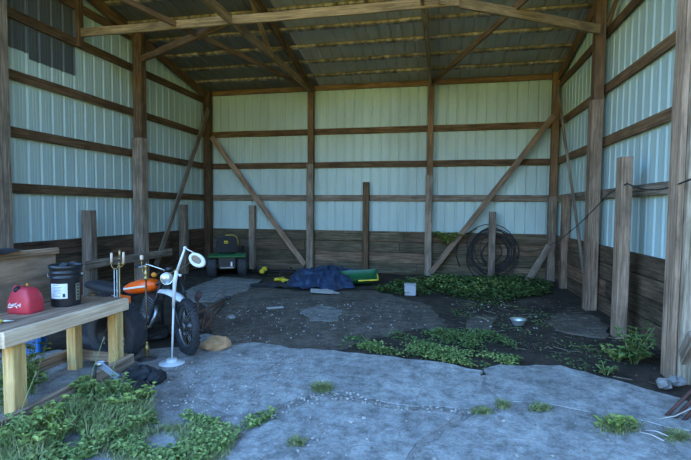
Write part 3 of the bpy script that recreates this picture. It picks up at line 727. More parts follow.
# ================================================================== LAMPS BEHIND THE BENCH
q = gp(172, 364)
lamp = thing('magnifier_lamp', 'white floor standing lamp with a round base and a jointed arm', 'floor lamp', q)
MB().lathe([(.001, 0), (.125, 0), (.13, .008), (.125, .018), (.06, .03), (.055, .034), (.053, .052), (.045, .056), (.012, .058)], 36).build('base', WHITEP, lamp)
def rel(x, y, Y=None): return yp(x, y, Y or q.y) - q
MB().tube([(0, 0, .05), rel(173.6, 305)], .0105, 10).build('pole', WHITEP, lamp)
MB().tube([rel(173.5, 308), rel(174.4, 288), rel(174.8, 282), rel(176.6, 271)], [.015, .018, .021, .018], 12).build('sleeve', WHITEP, lamp)
MB().tube([rel(176.4, 273), rel(184.8, 248.5)], [.014, .011], 10).build('lower_arm', WHITEP, lamp)
MB().ball(rel(185, 248), (.035, .035, .035)).build('elbow', WHITEP, lamp)
MB().ball(rel(180.2, 275.3), (.03, .03, .03)).tube([rel(176.2, 273.5), rel(180, 275.3)], .007, 6).build('knob', WHITEP, lamp)
MB().tube([rel(185, 248), rel(189.5, 250.5), rel(195.3, 253.5)], .006, 8).build('upper_arm', WHITEP, lamp)
hc = rel(197.2, 260.2)
nrm = (V((.12, -.95, .1))).normalized(); ax = V((.86, .1, -.5)); ax = (ax - nrm * ax.dot(nrm)).normalized(); bx = nrm.cross(ax)
hm = Matrix((ax, bx, nrm)).transposed().to_4x4(); hm.translation = hc
def ell(a, b, z, n=28, dx=0): return [(a * cos(2 * pi * k / n) + dx, b * sin(2 * pi * k / n), z) for k in range(n)]
hd_ = MB().rings([ell(.056, .034, -.006, dx=-.008), ell(.088, .060, -.012), ell(.095, .066, 0), ell(.088, .060, .014), ell(.057, .035, .010, dx=-.008), ell(.056, .034, -.006, dx=-.008)], hm, False, False, True).build('lamp_head', WHITEP, lamp)
MB().rings([ell(.058, .036, -.004, dx=-.008), ell(.058, .036, .002, dx=-.008)], hm).build('lens', GLASSD, hd_)
# candelabra
q = V((-3.30, 4.24, 0)); q = V((yp(119.5, 300, 4.24).x, 4.24, 0))
cn = thing('candelabra', 'brass floor candelabra with three cream candles behind the bench end', 'candelabra', q)
def rel(x, y): return yp(x, y, 4.24) - q
MB().lathe([(.001, 0), (.11, 0), (.11, .012), (.04, .03), (.02, .05)], 24).build('base', BRASS, cn)
MB().tube([(0, 0, .03), rel(119.4, 262)], .008, 8).ball(rel(119.3, 264), (.03, .03, .03)).build('stem', BRASS, cn)
mb = MB()
for x in (114.2, 116.9): mb.tube([V((rel(x, 300).x, 0, .03)), rel(x, 269.5)], .0038, 6)
o = mb.build('white_rods', WHITEP, cn); o['label'] = 'two thin white rods'
mb = MB().tube([rel(111.4, 263.2), rel(111.6, 266), rel(113.5, 268.6), rel(117, 268.4), rel(119.3, 264)], .005, 6).tube([rel(119.3, 266), rel(121, 267), rel(123, 265.5), rel(123.6, 263.8)], .005, 6)
mb.build('arms', BRASS, cn)
for x, y0, y1 in ((111.5, 263, 253), (123.5, 263.5, 252), (119.8, 258.5, 250)):
    a, b = rel(x, y0), rel(x, y1)
    c = MB().tube([a, b], .0125, 12).build('candle', CREAM if x != 119.8 else BRASS, cn)
    MB().lathe([(.008, -.012), (.02, -.004), (.02, .004), (.014, .006)], 14, Matrix.Translation(a)).build('candle_cup', BRASS, c)
# brass floor lamp
q = gp(147, 360)
fl = thing('floor_lamp', 'bare tarnished brass floor lamp without a shade in front of the motorcycle', 'floor lamp', q)
def rel(x, y): return yp(x, y, q.y) - q
MB().lathe([(.001, 0), (.10, 0), (.105, .008), (.10, .016), (.05, .026), (.016, .035)], 28).build('base', ENGINE, fl)
MB().lathe([(.010, .03), (.016, .06), (.012, .075), (.026, .10), (.03, .125), (.022, .15), (.012, .17), (.018, .185), (.009, .20)], 18).build('turned_knob', BRASS, fl)
MB().tube([(0, 0, .19), rel(146.0, 280)], .0085, 8).build('pole', BRASSD, fl)
zt = rel(146, 280); 
MB().lathe([(.010, 0), (.034, .012), (.02, .03), (.014, .045), (.028, .065), (.016, .085), (.010, .12), (.018, .135), (.008, .16)], 16, Matrix.Translation(zt)).build('finial', BRASS, fl)
MB().tube([rel(145.2, 276), rel(142.6, 272), rel(141.6, 264), rel(141.7, 260)], .005, 6).build('arm', BRASS, fl)
MB().lathe([(.014, 0), (.018, .01), (.018, .045), (.012, .05), (.001, .05)], 14, Matrix.Translation(rel(141.7, 260))).build('socket', CREAM, fl)

# ================================================================== RIDING MOWER
q = V((-4.93, 9.62, 0))
mow = thing('riding_mower', 'green riding mower with yellow wheels seen from behind in the left back corner', 'riding mower', q, radians(25))
def mwheel(x, y, R, w, nm):
    m = Matrix.Translation((x, y, R)) @ Matrix.Rotation(pi / 2, 4, 'Y')
    t = MB().lathe([(R * .5, -w * .45), (R * .8, -w * .5), (R * .96, -w * .42), (R, -w * .25), (R, w * .25), (R * .96, w * .42), (R * .8, w * .5), (R * .5, w * .45)], 32, m).build(nm, TYRE, mow)
    mb = MB()
    for k in range(22):
        a = 2 * pi * k / 22
        for s in (1, -1):
            c = m @ Matrix.Rotation(a + (.14 if s > 0 else 0), 4, 'Z') @ Matrix.Translation((R, 0, s * w * .2)) @ Matrix.Rotation(s * .5, 4, 'X')
            n0 = len(mb.v); mb.box((0, 0, 0), (.022, .022, w * .42)); mb.v[n0:] = [c @ v for v in mb.v[n0:]]
    mb.build('tread', TYRE, t)
    for s in (1, -1): 
        MB().lathe([(R * .52, s * w * .46), (R * .48, s * w * .40), (R * .2, s * w * .36), (R * .18, s * w * .48), (.001, s * w * .49)], 24, m, cap=False).build('hub', YELLOW, t)
mwheel(-.34, 0, .235, .22, 'rear_wheel'); mwheel(.34, 0, .235, .22, 'rear_wheel')
mwheel(-.36, 1.18, .19, .15, 'front_wheel'); mwheel(.36, 1.18, .19, .15, 'front_wheel')
mb = MB()
def fd(u, v):
    x = -.43 + .86 * u; yy = -.24 + .66 * v
    return (x, yy, .50 + .035 * (1 - (2 * u - 1) ** 4) - .05 * (2 * v - 1) ** 6)
mb.grid(fd, 16, 10); mb.box((0, -.22, .475), (.86, .05, .07), None, .02); mb.box((0, .1, .47), (.84, .6, .05), None, .02); mb.build('fender', GREENP, mow)
MB().box((0, -.10, .33), (.42, .22, .30), None, .03).box((0, .5, .30), (.4, 1.2, .16), None, .03).build('chassis', BLACKM, mow)
MB().box((0, -.23, .22), (.30, .05, .03), None, .005).box((-.25, -.16, .24), (.05, .03, .03)).build('hitch_plate', STEEL, mow)
MB().box((.10, -.215, .30), (.04, .006, .10)).build('caution_label', PAPER, mow)
MB().box((0, 1.02, .60), (.46, .72, .30), None, .08).build('hood', GREENP, mow)
MB().box((0, .62, .68), (.34, .12, .22), None, .04).build('dash', BLACKP, mow)
def sb(u, v):
    w = .25 * (1 - .22 * v ** 3) * (1 if v < .85 else (1 - ((v - .85) / .15) ** 2 * .35)); x = (2 * u - 1) * w
    return (x, -.10 - .10 * v + .05 * (2 * u - 1) ** 2, .56 + .40 * v)
se = MB().grid(sb, 14, 12).grid(lambda u, v: (sb(u, v)[0], sb(u, v)[1] + .07 * (1 - .5 * v), sb(u, v)[2]), 14, 12).box((0, .12, .58), (.44, .40, .10), None, .04).build('seat', RUBBER, mow)
ed = [V(sb(1, v / 12)) for v in range(5, 13)] + [V(sb(u / 14, 1)) for u in range(13, 4, -1)]
MB().tube([p + V((.0, .02, 0)) for p in ed], .013, 6).build('seat_piping', YELLOW, se)
bd = MB().box((-.02, -.165, .80), (.085, .01, .065), Matrix.Rotation(.25, 3, 'X'), .003).build('seat_emblem', YELLOW, se)
MB().poly([(-.030, -.006), (-.012, .004), (.008, .006), (.018, .018), (.028, .02), (.03, .012), (.02, .004), (.026, -.018), (.016, -.008), (-.006, -.008), (-.026, -.02)], 0, .004, Matrix.Translation((-.02, -.178, .80)) @ Matrix.Rotation(pi / 2 + .25, 4, 'X')).build('emblem_mark', GREENP, se)
swm = Matrix.Translation((.02, .46, .86)) @ Matrix.Rotation(-.6, 4, 'X')
sw = MB().torus(.17, .016, 28, 8, swm).build('steering_wheel', BLACKP, mow)
MB().tube([swm @ V((-.16, 0, 0)), swm @ V((0, 0, -.03)), swm @ V((.16, 0, 0))], .012, 6).tube([swm @ V((0, 0, -.03)), (.02, .60, .66)], .02, 8).build('steering_column', BLACKP, sw)
o = MB().box((.36, .16, .62), (.07, .10, .20), Matrix.Rotation(.2, 3, 'X'), .03).build('lever_console', BLACKP, mow)
MB().box((0, .62, .16), (1.0, .62, .13), None, .05).build('mower_deck', GREENP, mow)

# ================================================================== CLUTTER ALONG THE BACK WALL
# blue tarp heap
rg = random.Random(11)
from mathutils import noise as mn
def heap(u, v):
    a = 2 * pi * u; r = v
    x = .86 * r * cos(a); yv = 1.1 * r * sin(a)
    p = V((x, yv, 0)); w = V((mn.noise(p * 2.3), mn.noise(p * 2.3 + V((9, 0, 0))), 0)) * .35
    rid = 1 - abs(mn.noise((p + w) * 3.4)) * 2.2; rid2 = 1 - abs(mn.noise((p + w) * 7.5 + V((3, 5, 1)))) * 2
    h = (.15 + .06 * mn.noise(p * 1.8)) * (1 - r ** 2.4) + .11 * max(0, rid) ** 2 * (1 - r ** 5) + .065 * max(0, rid2) ** 2 * (1 - r ** 6)
    e = 1 + .14 * sin(5 * a) + .08 * sin(11 * a + 2) + .05 * sin(17 * a)
    return V((-2.48 + x * e, 9.45 + yv * e, max(.016, h + .02)))
o = MB().grid(heap, 150, 60).build('blue_tarp', TARP, loc=(-2.42, 9.45, 0)); tag(o, 'crumpled blue tarp heaped on the floor in front of the back wall', 'tarp')
# green plastic sled tray
q = V((-1.72, 9.20, 0))
t = thing('green_tray', 'green plastic tray with a yellow rim tipped towards the camera beside the blue tarp', 'tray', q, radians(8))
t.rotation_euler = (radians(14), radians(-4), radians(10)); t.location.z = .05
def tray(u, v):
    x = -.40 + .80 * u; yv = (2 * v - 1) * .30; e = max(0, abs(2 * u - 1) - .6) / .4; s = abs(2 * v - 1)
    return (x, yv, .03 + .13 * max(s ** 4, e ** 2))
MB().grid(tray, 20, 14).grid(lambda u, v: V(tray(u, v)) - V((0, 0, .012)), 20, 14).build('shell', GREENP, t)
MB().tube([V(tray(.5 + k / 20, 0)) for k in range(11)] + [V(tray(1, k / 10)) for k in range(1, 6)], .017, 8).build('rim', YELLOW, t)
# white box
q = gp(410, 295)
t = thing('white_box', 'small white plastic box sitting on the leafy ground cover', 'box', q, .12)
MB().box((0, 0, .10), (.21, .16, .20), None, .012).build('body', WHITEBLK, t); MB().box((0, 0, .205), (.22, .17, .018), None, .006).build('lid', WHITEBLK, t)
# pale cardboard pieces
for (x, y, w, d, rz, ry, lb) in ((322, 295, .42, .22, .3, .12, 'flattened pale cardboard piece in front of the blue tarp, the wider one'), (331, 294, .10, .40, .9, .05, 'narrow pale cardboard strip leaning on the wider piece before the blue tarp'), (275, 309 - 0, .26, .10, .6, 0, 'small pale scrap of board lying alone on the dusty floor')):
    q = gp(x, y); o = MB().box((0, 0, 0), (w, d, .012), None, .003).build('cardboard_piece', CARD); o.location = (q.x, q.y, .05 + abs(ry) * w * .4 if ry else .022); o.rotation_euler = (ry, ry * .6, rz); tag(o, lb, 'cardboard')
# dark tools with yellow ends left of the tarp
def tool(x, y, L, rz, lb, ends=True):
    q = gp(x, y); t = thing('garden_tool', lb, 'garden tool', (q.x, q.y, .02), rz)
    MB().tube([(-L / 2, 0, .02), (0, .03, .05), (L / 2, 0, .02)], .016, 8).build('shaft', BLACKP, t)
    MB().box((-L / 2, 0, .07), (.20, .14, .12), None, .04).ball((-L / 2 - .1, .03, .10), (.12, .10, .12)).build('motor_housing', BLACKP, t)
    MB().box((-L / 2 + .08, -.04, .10), (.13, .09, .11), None, .03).build('yellow_cover', YELLOW, t)
    MB().torus(.06, .014, 16, 6, Matrix.Translation((L * .15, .03, .08)) @ Matrix.Rotation(pi / 2, 4, 'Y')).build('loop_handle', BLACKP, t)
    MB().box((L / 2, 0, .03), (.14, .2, .03), None, .01).build('guard', BLACKP, t)
tool(276, 279, 1.2, radians(-35), 'black garden power tool with a yellow cover lying nearest the mower')
tool(284, 274, 1.1, radians(10), 'black garden power tool with a yellow cover lying closer to the back wall')
q = gp(281, 283); t = thing('yellow_tool', 'yellow branched plastic tool part at the left edge of the blue tarp', 'tool part', (q.x, q.y, .03), .4)
mb = MB()
for k in range(5): mb.tube([(0, 0, .05), (.17 * cos(k * 1.26), .13 * sin(k * 1.26), .02 + .05 * (k % 2))], [.04, .022], 8)
mb.build('body', YELLOW, t)
q = gp(272, 287); o = MB().grid(lambda u, v: ((u - .5) * .95, (v - .5) * .35, .02 + .07 * sin(pi * u) * sin(pi * v) + .015 * sin(21 * u + 9 * v)), 18, 10).build('dark_sack', RUBBER); o.location = (q.x, q.y, .01); o.rotation_euler = (0, 0, .2); tag(o, 'flat dark sack on the floor between the mower and the blue tarp', 'sack')
# hose coil on the stub post
mb = MB(); rg = random.Random(21); cx, cz, cy = 1.12, .60, 11.02
pts = []
for k in range(24 * 11):
    a = 2 * pi * k / 24; tn = k / 24
    R = .43 + .13 * sin(tn * 2.3) + .06 * sin(tn * 5.1 + 1) + .02 * sin(3 * a + tn); 
    pts.append((cx + R * cos(a) + .07 * sin(tn * 1.9), cy - .012 * (tn % 4) + .006 * sin(3 * a), cz + R * 1.08 * sin(a) - .05 * cos(tn * 1.3)))
mb.tube(pts, .011, 6)
pts = [(cx - .35, cy, cz + .55), (cx - .75, cy, cz + .33), (cx - .82, cy, cz - .1), (cx - .72, cy, cz - .38)]
mb.tube(pts, .010, 6)
tag(mb.build('hose_coil', RUBBER, loc=(cx, cy, cz)), 'big loose coil of black hose hung on a short post at the back wall', 'hose')
# cable
def sag(a, b, d, n=10): a, b = V(a), V(b); return [a.lerp(b, k / n) - V((0, 0, d * 4 * (k / n) * (1 - k / n))) for k in range(n + 1)]
pts = [(1.60, 10.75, .72)] + sag((1.75, 10.75, .66), (2.34, 10.83, .80), .05)[1:] + sag((2.34, 10.83, .80), (2.20, 6.78, 1.83), .08)[1:] + sag((2.20, 6.78, 1.83), (2.18, 6.10, 1.93), 0)[1:] + sag((2.17, 6.02, 1.92), (2.12, 4.66, 1.86), .07)[1:] + [(2.13, 4.2, 1.93), (2.2, 3.6, 2.05)]
tag(MB().tube(pts, .008, 6).build('black_cable', RUBBER, loc=(2.2, 6.2, 1.9)), 'thin black cable strung along the right wall posts', 'cable')
# bowl
q = gp(518, 325)
t = thing('metal_bowl', 'shiny metal pet bowl on the dark soil', 'bowl', (q.x, q.y, 0.0), 0)
MB().lathe([(.001, .0), (.068, .0), (.072, .006), (.088, .05), (.104, .078), (.112, .082), (.112, .086), (.100, .082), (.082, .05), (.064, .012), (.001, .010)], 32).build('shell', SATIN, t)
MB().lathe([(.060, -.003), (.074, -.002), (.075, .006), (.070, .008)], 32).build('rubber_foot', RUBBER, t)

# ================================================================== SCRAP AND STONES BY THE MOTORCYCLE
def rock(px_, d, mat, lb, seed, rz=0, name='rock', z=None):
    rg = random.Random(seed); q = gp(*px_); mb = MB().ball((0, 0, d[2] * .36), d, 9, 5, None, .2, rg)
    for v in mb.v: v.z = max(0.0, v.z)
    o = mb.build(name, mat); o.location = (q.x, q.y, .008); o.rotation_euler = (0, 0, rz); return tag(o, lb, 'rock')
rock((216, 350), (.32, .22, .17), STONE_O, 'orange-brown angular rock beside the motorcycle front wheel', 4, .4)
rock((204, 342), (.24, .2, .09), STONE, 'low grey stone behind the orange-brown rock', 5, 1.0)
rock((231, 319), (.13, .10, .06), STONE, 'pale stone lying alone on the dusty pad right of the rusty bars', 6, .2)
rock((664, 389), (.15, .13, .10), STONE, 'pale broken stone at the foot of the knotty log post', 8, .6)
rock((675, 386), (.16, .14, .10), STONE, 'grey stone behind the pale broken one at the foot of the log post', 9, .2)
# rusty implement
q = V((-3.42, 5.75, 0))
t = thing('rusty_implement', 'rusty implement of angled bars lying behind the motorcycle', 'farm implement', q, 0)
def rel(x, y, z): return gp(x, y, z) - q
bars = [((200, 322, .10), (229, 297, .22)), ((206, 326, .12), (224, 304, .18)), ((196, 314, .2), (226, 300, .2)), ((202, 332, .03), (206, 312, .22)), ((210, 330, .03), (212, 312, .22)), ((196, 330, .03), (199, 310, .22))]
for a, b in bars: MB().tube([rel(*a), rel(*b)], .016, 6).build('bar', RUST, t)
MB().ball(rel(228, 298, .22), (.10, .07, .07)).build('bar_end', RUBBER, t)
MB().tube([rel(213, 299, .25), rel(219, 292, .33), rel(225, 296, .3), rel(222, 302, .2)], .006, 6).build('wire_loop', RUST, t)
q = gp(198, 303)
q = V((-3.32, 5.55, 0)); hc_ = yp(198, 296, 5.55)
t = thing('rusty_disc', 'round red-brown rusty disc standing above the implement behind the motorcycle', 'disc', (hc_.x, 5.55, 0))
m = Matrix.Translation((0, 0, hc_.z)) @ Matrix.Rotation(radians(-35), 4, 'Z') @ Matrix.Rotation(radians(72), 4, 'X')
MB().lathe([(.001, -.006), (.07, -.012), (.078, 0), (.07, .012), (.025, .006), (.02, .02), (.001, .02)], 24, m).build('plate', RUSTR, t)
MB().tube([(0, 0, 0), (0, 0, hc_.z - .06)], .012, 6).box((0, 0, .015), (.2, .14, .03), None, .005).build('stand', RUST, t)
# dark bundle of junk under the bike
rg = random.Random(31)
for k, (x, y, lb) in enumerate(((150, 338, 'dark crumpled rag on the ground under the motorcycle engine'), (176, 334, 'dark crumpled rag behind the white lamp pole'))):
    q = gp(x, y); o = MB().ball((0, 0, .05), (.45, .3, .16), 16, 8, None, .12, rg).build('dark_rag', RUBBER); o.location = (q.x, q.y, .01); tag(o, lb, 'rag')
# crumpled black rubber by the weeds
for k, (x, y, w, lb) in enumerate(((141, 381, .26, 'crumpled black boot-like rubber piece next to the bench stretcher end'), (157, 385, .2, 'black rubber piece with a sharp corner at the edge of the gravel'), (140, 394, .22, 'low black rubber scrap half under the weed leaves'))):
    q = gp(x, y); rg = random.Random(40 + k); mb = MB().ball((0, 0, .06), (w, w * .6, .15 - .03 * k), 14, 8, None, .14, rg)
    mb.box((w * .3, 0, .04), (w * .5, w * .4, .06), Euler((.2, .3, .4)).to_matrix(), .015)
    for v in mb.v: v.z = max(0, v.z)
    o = mb.build('rubber_scrap', RUBBER); o.location = (q.x, q.y, .012); o.rotation_euler = (0, 0, .5 + k); tag(o, lb, 'rubber scrap')
# metal bracket leaning over the stretcher
a, b = gp(100, 364, .28), gp(118, 378, .17)
t = thing('metal_bracket', 'pale blue metal strip with a clamp end leaning on the bench stretcher', 'bracket', a)
timber('strip', (0, 0, 0), b - a, .055, .008, BLUECL, side=(1, 0, .3), parent=t, bow=0)
MB().ball((.0, 0, .0), (.05, .05, .05)).tube([(-.05, -.02, -.05), (-.01, 0, .02), (.04, .02, .02)], .014, 8).build('clamp', STEEL, t)
MB().tube([(-.03, -.02, 0), (-.035, -.03, -.22)], .012, 6).tube([b - a, V((b - a).x, ) if False else (b - a) + V((0, 0, -.13))], .01, 6).build('prop', BLACKM, t)
# rusty grate pile at the right edge
q = gp(684, 418)
t = thing('rusty_grate', 'stack of red-brown rusty rods leaning at the right edge', 'rod stack', q, 0)
for k in range(9):
    x0 = .02 + .045 * k; MB().tube([(x0 - .16, -.02 - .03 * k, .0), (x0 + .10, .02 - .02 * k, .30)], .013, 6).build('rod', RUSTR, t)
for x, y0, x1, y1, lb in ((659, 419, 692, 408, 'white curved stick poking out of the rusty rods'), (640, 432, 664, 441, 'thin pale dry stick on the ground beside the right grass tuft'), (646, 430, 668, 436, 'second thin pale dry stick just behind the first at the right')):
    a, b = gp(x, y0, .05), gp(x1, y1, .16 if x == 659 else .05); o = MB().tube([a, a.lerp(b, .5) + V((0, 0, .012 - (.03 if x == 659 else 0))), b], [.0035, .0045, .005], 6).build('dry_stick', CARD, loc=a); tag(o, lb, 'stick')

# ================================================================== PLANTS
def leaf(mb, p, d, up, L, Wd, fold=.25):
    """folded leaf of six corners from p along d"""
    d = d.normalized(); s = d.cross(up)
    if s.length < 1e-4: s = d.orthogonal()
    s.normalize(); n = s.cross(d)
    k = [p, p + d * L * .35 + s * Wd * .5 + n * fold * Wd, p + d * L * .75 + s * Wd * .38 + n * fold * Wd * .8, p + d * L - n * L * .12, p + d * L * .75 - s * Wd * .38 + n * fold * Wd * .8, p + d * L * .35 - s * Wd * .5 + n * fold * Wd, p + d * L * .5]
    mb.add(k, [(0, 1, 6), (1, 2, 6), (2, 3, 6), (3, 4, 6), (4, 5, 6), (5, 0, 6)])
def rdir(rg, tilt0=.1, tilt1=.8):
    a = rg.uniform(0, 2 * pi); z = rg.uniform(tilt0, tilt1); return V((cos(a), sin(a), z)).normalized()
def plant(loc, h, ns, lsz, lab, mat=LEAF, seed=0, spread=.5, per=9, wd=.7, name='weed_plant', cat='weed', lobed=False, group=None):
    rg = random.Random(seed); mb = MB(); ms = MB()
    for k in range(ns):
        a = rg.uniform(0, 2 * pi); hh = h * rg.uniform(.6, 1.05); out = spread * rg.uniform(.2, 1) * h
        pts = [V((out * .15 * cos(a), out * .15 * sin(a), 0)), V((out * .45 * cos(a), out * .45 * sin(a), hh * .55)), V((out * cos(a), out * sin(a), hh))]
        ms.tube(pts, [.004, .003, .0015], 5)
        for j in range(per):
            f = rg.uniform(.12, 1.0); p = pts[0].lerp(pts[1], f / .55) if f < .55 else pts[1].lerp(pts[2], (f - .55) / .45)
            L = lsz * rg.uniform(.6, 1.15) * (1.15 - .5 * f); d = rdir(rg, -.1, .6)
            if lobed:
                stem = p + d * L * .6; ms.tube([p, stem], .0015, 4)
                for q in (-.9, 0, .9):
                    dd = Matrix.Rotation(q, 3, 'Z') @ d; leaf(mb, stem, dd, V((0, 0, 1)), L * .8, L * .62)
            else: leaf(mb, p, d, V((0, 0, 1)), L, L * wd)
    t = thing(name, lab, cat, loc, 0, group)
    o = mb.build('foliage', mat, t, fixn=False); ms.build('stems', STEM, t, fixn=False)
    return t
BOWL = gp(518, 325)
def inpoly(x, y, P):
    c = False; j = len(P) - 1
    for i in range(len(P)):
        if (P[i].y > y) != (P[j].y > y) and x < (P[j].x - P[i].x) * (y - P[i].y) / (P[j].y - P[i].y) + P[i].x: c = not c
        j = i
    return c
def cover(pxs, n, h, lsz, lab, mat=LEAF, seed=0, clump=.5, wd=.75, cat='ground cover', name='ground_cover', grass=False, z0=0.0):
    rg = random.Random(seed); P = [gp(x, y) for x, y in pxs]; mb = MB()
    x0, x1 = min(p.x for p in P), max(p.x for p in P); y0, y1 = min(p.y for p in P), max(p.y for p in P)
    k = 0; tries = 0
    while k < n and tries < n * 60:
        tries += 1
        x, y = rg.uniform(x0, x1), rg.uniform(y0, y1)
        if not inpoly(x, y, P): continue
        if (V((x, y, 0)) - BOWL).length < .22: continue
        dn = .5 + .5 * sin(3.1 * x + 1.3 * y + seed) * sin(4.3 * y - 2.2 * x + seed * 2) + .3 * sin(9 * x + 8 * y)
        if dn < clump * rg.uniform(.4, 1.4): continue
        if grass:
            L = lsz * rg.uniform(.5, 1.2); a = rg.uniform(0, 2 * pi); q = V((x, y, z0)); d = V((cos(a) * .45, sin(a) * .45, 1)); w = V((-sin(a), cos(a), 0)) * .0035
            m1 = q + d * L * .55; tip = q + V((cos(a) * .8, sin(a) * .8, .85)) * L
            mb.add([q - w, q + w, m1 + w * .8, tip, m1 - w * .8], [(0, 1, 2, 4), (4, 2, 3)])
        else:
            hh = z0 + h * rg.random() * min(1, .35 + .6 * dn)
            leaf(mb, V((x, y, hh)), rdir(rg, -.15, .7), V((0, 0, 1)), lsz * rg.uniform(.6, 1.3), lsz * wd * rg.uniform(.7, 1.1))
        k += 1
    c = sum(P, V()) / len(P); c.z = 0
    return tag(mb.build(name, mat, loc=c, fixn=False), lab, cat, kind='stuff')
# band of creeper along the back wall, right of centre
cover([(372, 292), (395, 285), (440, 279), (470, 279), (530, 280), (552, 288), (548, 296), (520, 300), (488, 305), (470, 300), (440, 296), (400, 296)], 3000, .15, .085, 'dense leafy ground cover along the foot of the back wall', LEAF_D, 1, .25)
cover([(380, 287), (430, 280), (470, 281), (520, 283), (520, 293), (470, 296), (420, 292)], 500, .19, .085, 'brighter leaves rising out of the ground cover at the back wall', LEAF, 2, .55)
# weedy band at the edge of the apron
cover([(338, 350), (345, 340), (392, 336), (440, 332), (470, 334), (500, 336), (515, 348), (520, 364), (486, 370), (430, 360), (380, 354)], 2000, .09, .036, 'patchy weeds growing along the back edge of the concrete apron', LEAF_M, 3, .62)
cover([(342, 351), (370, 344), (440, 349), (484, 356), (520, 360), (516, 367), (486, 371), (430, 361), (385, 356)], 1200, .07, .034, 'brighter low weeds right against the concrete apron edge', LEAF, 4, .45)
cover([(450, 305), (520, 302), (600, 345), (640, 372), (600, 374), (530, 366), (500, 340), (455, 330)], 800, .05, .032, 'sparse small weeds scattered over the dark soil at the right', LEAF_M, 5, .85)
# fallen litter on soil
def litter(pxs, n, sz, mat, lab, seed, z=.02, flat=True, name='litter', cat='litter', thick=False):
    rg = random.Random(seed); P = [gp(x, y) for x, y in pxs]; mb = MB()
    x0, x1 = min(p.x for p in P), max(p.x for p in P); y0, y1 = min(p.y for p in P), max(p.y for p in P); k = 0
    while k < n:
        x, y = rg.uniform(x0, x1), rg.uniform(y0, y1)
        if not inpoly(x, y, P): continue
        s = sz * rg.uniform(.4, 1.3) ** 2
        if thick: mb.box((x, y, z + s * .12), (s, s * rg.uniform(.5, .9), s * .4), Euler((rg.uniform(-.3, .3), rg.uniform(-.3, .3), rg.uniform(0, 3))).to_matrix())
        else: mb.box((x, y, z), (s * 2.4, .004, .004), Euler((0, rg.uniform(-.2, .2), rg.uniform(0, 3.2))).to_matrix())
        k += 1
    c = sum(P, V()) / len(P); c.z = 0
    return tag(mb.build(name, mat, loc=c), lab, cat, kind='stuff')
litter([(205, 305), (300, 300), (420, 305), (440, 325), (345, 345), (235, 345)], 420, .013, CHIP, 'pale wood chips and pebbles scattered on the dusty floor', 61, .016, thick=True)
litter([(120, 420), (155, 375), (230, 352), (330, 360), (300, 395), (235, 425), (160, 430)], 700, .011, CHIP, 'pale gravel chips scattered over the left of the concrete apron', 62, .028, thick=True)
litter([(250, 420), (420, 420), (560, 420), (690, 445), (690, 470), (240, 470)], 130, .014, CHIP, 'tiny pale chips scattered over the front concrete slabs', 63, .03, thick=True)
litter([(455, 300), (560, 300), (660, 372), (690, 400), (640, 392), (560, 366), (460, 330)], 200, .04, STRAW, 'dry straw and twigs strewn over the dark soil at the right', 64, .022)
litter([(440, 298), (520, 300), (560, 330), (500, 335)], 70, .018, CHIP, 'pale chips strewn over the dark soil by the metal bowl', 65, .018, thick=True)
litter([(262, 418), (300, 396), (345, 392), (400, 408), (470, 410), (470, 416), (400, 414), (345, 402), (305, 408), (268, 424)], 420, .014, CHIP, 'gravel chips gathered along the long crack across the apron', 66, .018, thick=True)
# grass tufts on the cracks
def tuft(pxc, rx, ry, n, L, lab, seed, mat=GRASS, leafy=False):
    rg = random.Random(seed); c = gp(*pxc); ax = gp(pxc[0] + rx, pxc[1]) - c; ay = gp(pxc[0], pxc[1] - ry) - c; mb = MB()
    for k in range(n):
        u, v = rg.gauss(0, .45), rg.gauss(0, .45); fall = max(.25, 1 - .55 * (u * u + v * v) ** .5)
        q = c + ax * u + ay * v; q.z = .01
        a = rg.uniform(0, 2 * pi)
        if leafy: leaf(mb, q + V((0, 0, L * fall * rg.random())), rdir(rg, -.1, .7), V((0, 0, 1)), L * .6 * rg.uniform(.6, 1.2), L * .42)
        else:
            l = L * fall * rg.uniform(.5, 1.2); d = V((cos(a) * .6, sin(a) * .6, .9)); w = V((-sin(a), cos(a), 0)) * .0035
            m1 = q + d * l * .55; tip = q + V((cos(a), sin(a), .75)) * l
            mb.add([q - w, q + w, m1 + w * .8, tip, m1 - w * .8], [(0, 1, 2, 4), (4, 2, 3)])
    return tag(mb.build('weed_tuft' if leafy else 'grass_tuft', mat, loc=c, fixn=False), lab, 'weed' if leafy else 'grass', kind='stuff')
tuft((322, 391), 13, 4.5, 420, .10, 'grass tuft in the middle of the concrete apron', 71)
tuft((297, 446), 11, 5, 200, .07, 'small grass tuft low on the apron left of its front crack', 72)
tuft((618, 429), 21, 8, 1100, .10, 'broad grass clump in the crack near the right edge', 73)
tuft((482, 414), 12, 3.5, 300, .06, 'flat grass tuft where the apron cracks meet', 74)
tuft((540, 411), 13, 4, 300, .07, 'grass tuft in the crack right of the meeting cracks', 75)
tuft((503, 408), 7, 4, 160, .08, 'small upright grass tuft between two flat ones on the crack', 76)
tuft((676, 440), 14, 6, 420, .08, 'grass clump at the lower right edge by the dry sticks', 77)
tuft((618, 428), 20, 5, 150, .08, 'bright leaves amid the broad grass clump near the right edge', 78, LEAF_L, True)
cover([(150, 424), (185, 416), (235, 426), (272, 414), (276, 420), (240, 437), (225, 455), (200, 470), (150, 470), (110, 455), (120, 440)], 2000, .07, .034, 'strip of low weeds along the crack at the lower left', LEAF, 79, .3)
cover([(60, 470), (110, 440), (170, 428), (240, 436), (228, 460), (190, 475)], 3000, .1, .06, 'ragged grass along the gravel at the lower left', GRASS, 80, .25, grass=True, cat='grass', name='rough_grass')
